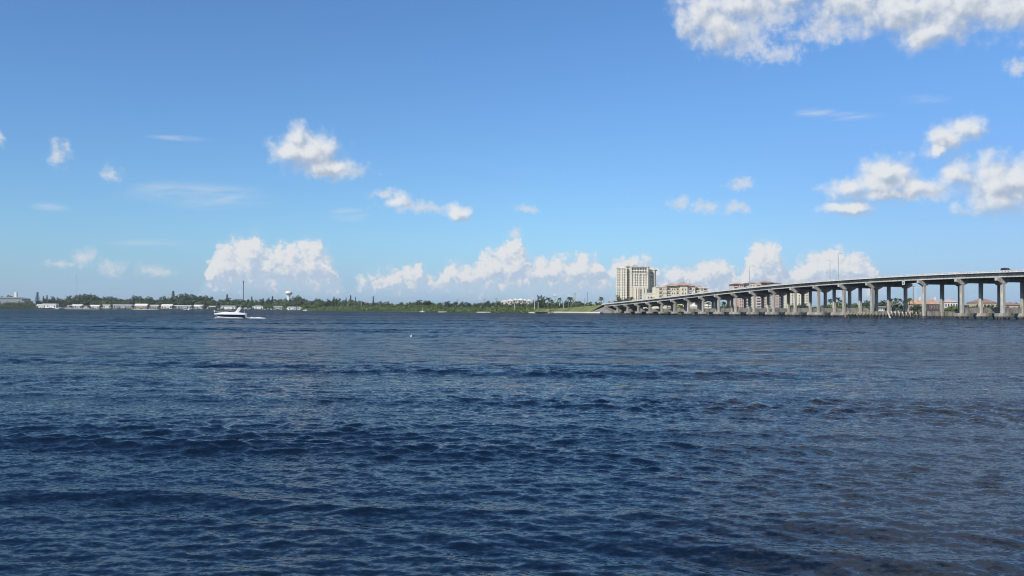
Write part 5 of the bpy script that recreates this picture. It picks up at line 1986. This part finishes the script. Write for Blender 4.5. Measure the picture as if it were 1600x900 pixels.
# white wash behind the boat
rr = random.Random(8)
mb = MB()
for i in range(190):
    f = rr.random()
    px = 384.5 + f * f * 9 + f * 21
    if 390 < px < 391.5:
        continue
    sp = 0.25 + 1.3 * f
    th_ = 0.18 * (1 - f * 0.55)
    x, y = PX(px, ZB), ZB + rr.uniform(-sp, sp)
    z = 0.03 + abs(rr.gauss(0, th_)) * (0.8 if 0.3 < f < 0.75 else 0.4)
    s_ = rr.uniform(0.05, 0.15)
    a_ = rr.random() * 6.28
    vs = [(x + s_ * 1.6 * math.cos(a_ + j * PI / 3) * rr.uniform(.6, 1), y + s_ * math.sin(a_ + j * PI / 3), z) for j in range(6)]
    mb.add(vs + [(x, y, z + s_ * 0.7), (x, y, z - 0.25)], [(j, (j + 1) % 6, 6) for j in range(6)] + [((j + 1) % 6, j, 7) for j in range(6)])
for i in range(160):
    f = rr.random()
    x = hx(340 + 42 * f) + PX(360, ZB)
    y = ZB - 1.1 - rr.uniform(0, 0.4)
    z = 0.03 + rr.random() * 0.06
    s_ = rr.uniform(0.05, 0.14)
    vs = [(x + s_ * 1.8 * math.cos(j * PI / 3) * rr.uniform(.6, 1), y + s_ * math.sin(j * PI / 3), z) for j in range(6)]
    mb.add(vs + [(x, y, z + s_ * 0.6), (x, y, z - 0.15)], [(j, (j + 1) % 6, 6) for j in range(6)] + [((j + 1) % 6, j, 7) for j in range(6)])
fo = stuff(part('boat_wake', mb, FOAM))
fo['label'] = 'white churned wake foam trailing behind the cruising motorboat'
fo['category'] = 'wake'

# small white float bobbing in the open water
Zf = H * F / (526.0 - HY(643))
fl = thing('crab_pot_float', 'tiny white float bobbing alone on the open water', 'float', (PX(643, Zf), Zf, 0.0))
mb = MB()
mb.lathe([(0.02, -0.08), (0.045, -0.05), (0.06, 0.0), (0.05, 0.05), (0.02, 0.085)], 12)
part('ball', mb, WHITE, fl, smooth=True)
mb = MB()
mb.tube((0, 0, 0.08), (0.02, 0, 0.16), 0.012, 0.01, 6)
part('stick', mb, WHITE, fl)


def small_boat(px, y, L_, label, Z, hull_m, cab_m, cabin=True, rz=0.0, mast=0.0, group=None):
    r = thing('moored_boat', label, 'boat', (PX(px, Z), Z, 0), rz, group)
    hb = L_ * 0.17
    secs = []
    for (f, w_, sh, ke) in [(0.5, 0.9, 0.16, -0.05), (0.2, 1, 0.16, -0.06), (-0.15, 0.95, 0.18, -0.05), (-0.38, 0.55, 0.21, -0.02), (-0.5, 0.05, 0.24, 0.1)]:
        x = f * L_
        secs.append([(x, -hb * w_, sh * L_ * .6), (x, -hb * w_ * .8, 0.02 * L_), (x, 0, ke * L_), (x, hb * w_ * .8, 0.02 * L_), (x, hb * w_, sh * L_ * .6)])
    mb = loft(secs)
    mb.add(secs[0], [(0, 1, 2, 3, 4)])
    part('hull', mb, hull_m, r)
    mb = MB()
    k = len(secs)
    mb.add([s[0] for s in secs] + [s[4] for s in secs], [(i, i + 1, i + 1 + k, i + k) for i in range(k - 1)])
    part('deck', mb, OFFW, r)
    if cabin:
        mb = MB()
        a, b_ = -0.2 * L_, 0.15 * L_
        z0_ = 0.10 * L_
        mb.hexa([(a, -hb * .7, z0_), (b_, -hb * .7, z0_), (b_, hb * .7, z0_), (a, hb * .7, z0_),
                 (a + L_ * .07, -hb * .6, z0_ + L_ * .16), (b_, -hb * .6, z0_ + L_ * .16), (b_, hb * .6, z0_ + L_ * .16), (a + L_ * .07, hb * .6, z0_ + L_ * .16)])
        part('cabin', mb, cab_m, r)
    if mast:
        mb = MB()
        mb.tube((0, 0, 0.1 * L_), (0, 0, mast), 0.12, 0.08, 6)
        part('mast', mb, OFFW, r)
    return r


def zs_(px):
    return float(np.interp(px, [p[0] for p in SHORE], [p[1] for p in SHORE]))


small_boat(75, 481.5, 17, 'long dark hulled boat moored before the tall white boathouse at far left', zs_(75) - 9, NAVY, OFFW, True, 0)
small_boat(90.5, 479, 8.5, 'small white boat right of the dark hulled boat at far left', zs_(90) - 6, GEL, GEL, True, 0.1)
small_boat(289.5, 483, 6.0, 'left one of two docked white runabouts below the feathery pines', zs_(289) - 14, GEL, GEL, True, 0.4)
small_boat(294.8, 483, 6.5, 'right one of two docked white runabouts below the feathery pines', zs_(295) - 16, GEL, GEL, True, -0.5)
small_boat(178, 482.5, 4.0, 'tiny white dinghy afloat in front of the longest carport house', zs_(178) - 22, GEL, GEL, False, 0.2)
small_boat(478, 481.5, 9.0, 'white boat ashore at the right end of the white waterfront row', zs_(478) - 5, GEL, GEL, True, 0.1)
small_boat(660.5, 486.5, 6.5, 'white lone boat moored before the mid shore mangroves', 1160 - 12, GEL, GEL, True, 0.15, mast=6.0)
small_boat(838, 487.5, 5.5, 'small pale boat lying at the shore below the dark pine clump', 975, OFFW, GEL, True, 0.1)

# ------------------------------------------------------------------ the air between: a thin even haze, with the sky and clouds outside it
hm = bpy.data.materials.new('haze_air')
hm.use_nodes = True
t = NT(hm.node_tree)
hm.node_tree.nodes.clear()
pv = t.node('ShaderNodeVolumePrincipled')
pv.inputs['Color'].default_value = (0.80, 0.88, 1.0, 1)
pv.inputs['Density'].default_value = HAZE
pv.inputs['Anisotropy'].default_value = 0.25
ho = t.node('ShaderNodeOutputMaterial')
t.link(pv.outputs[0], ho.inputs['Volume'])
mb = MB()
mb.box(-62000, 62000, -3600, 33000, -5.0, 95.0)
hz_ = stuff(part('haze', mb, hm))
hz_['label'] = 'thin even haze of moist air over the river'
hz_['category'] = 'haze'
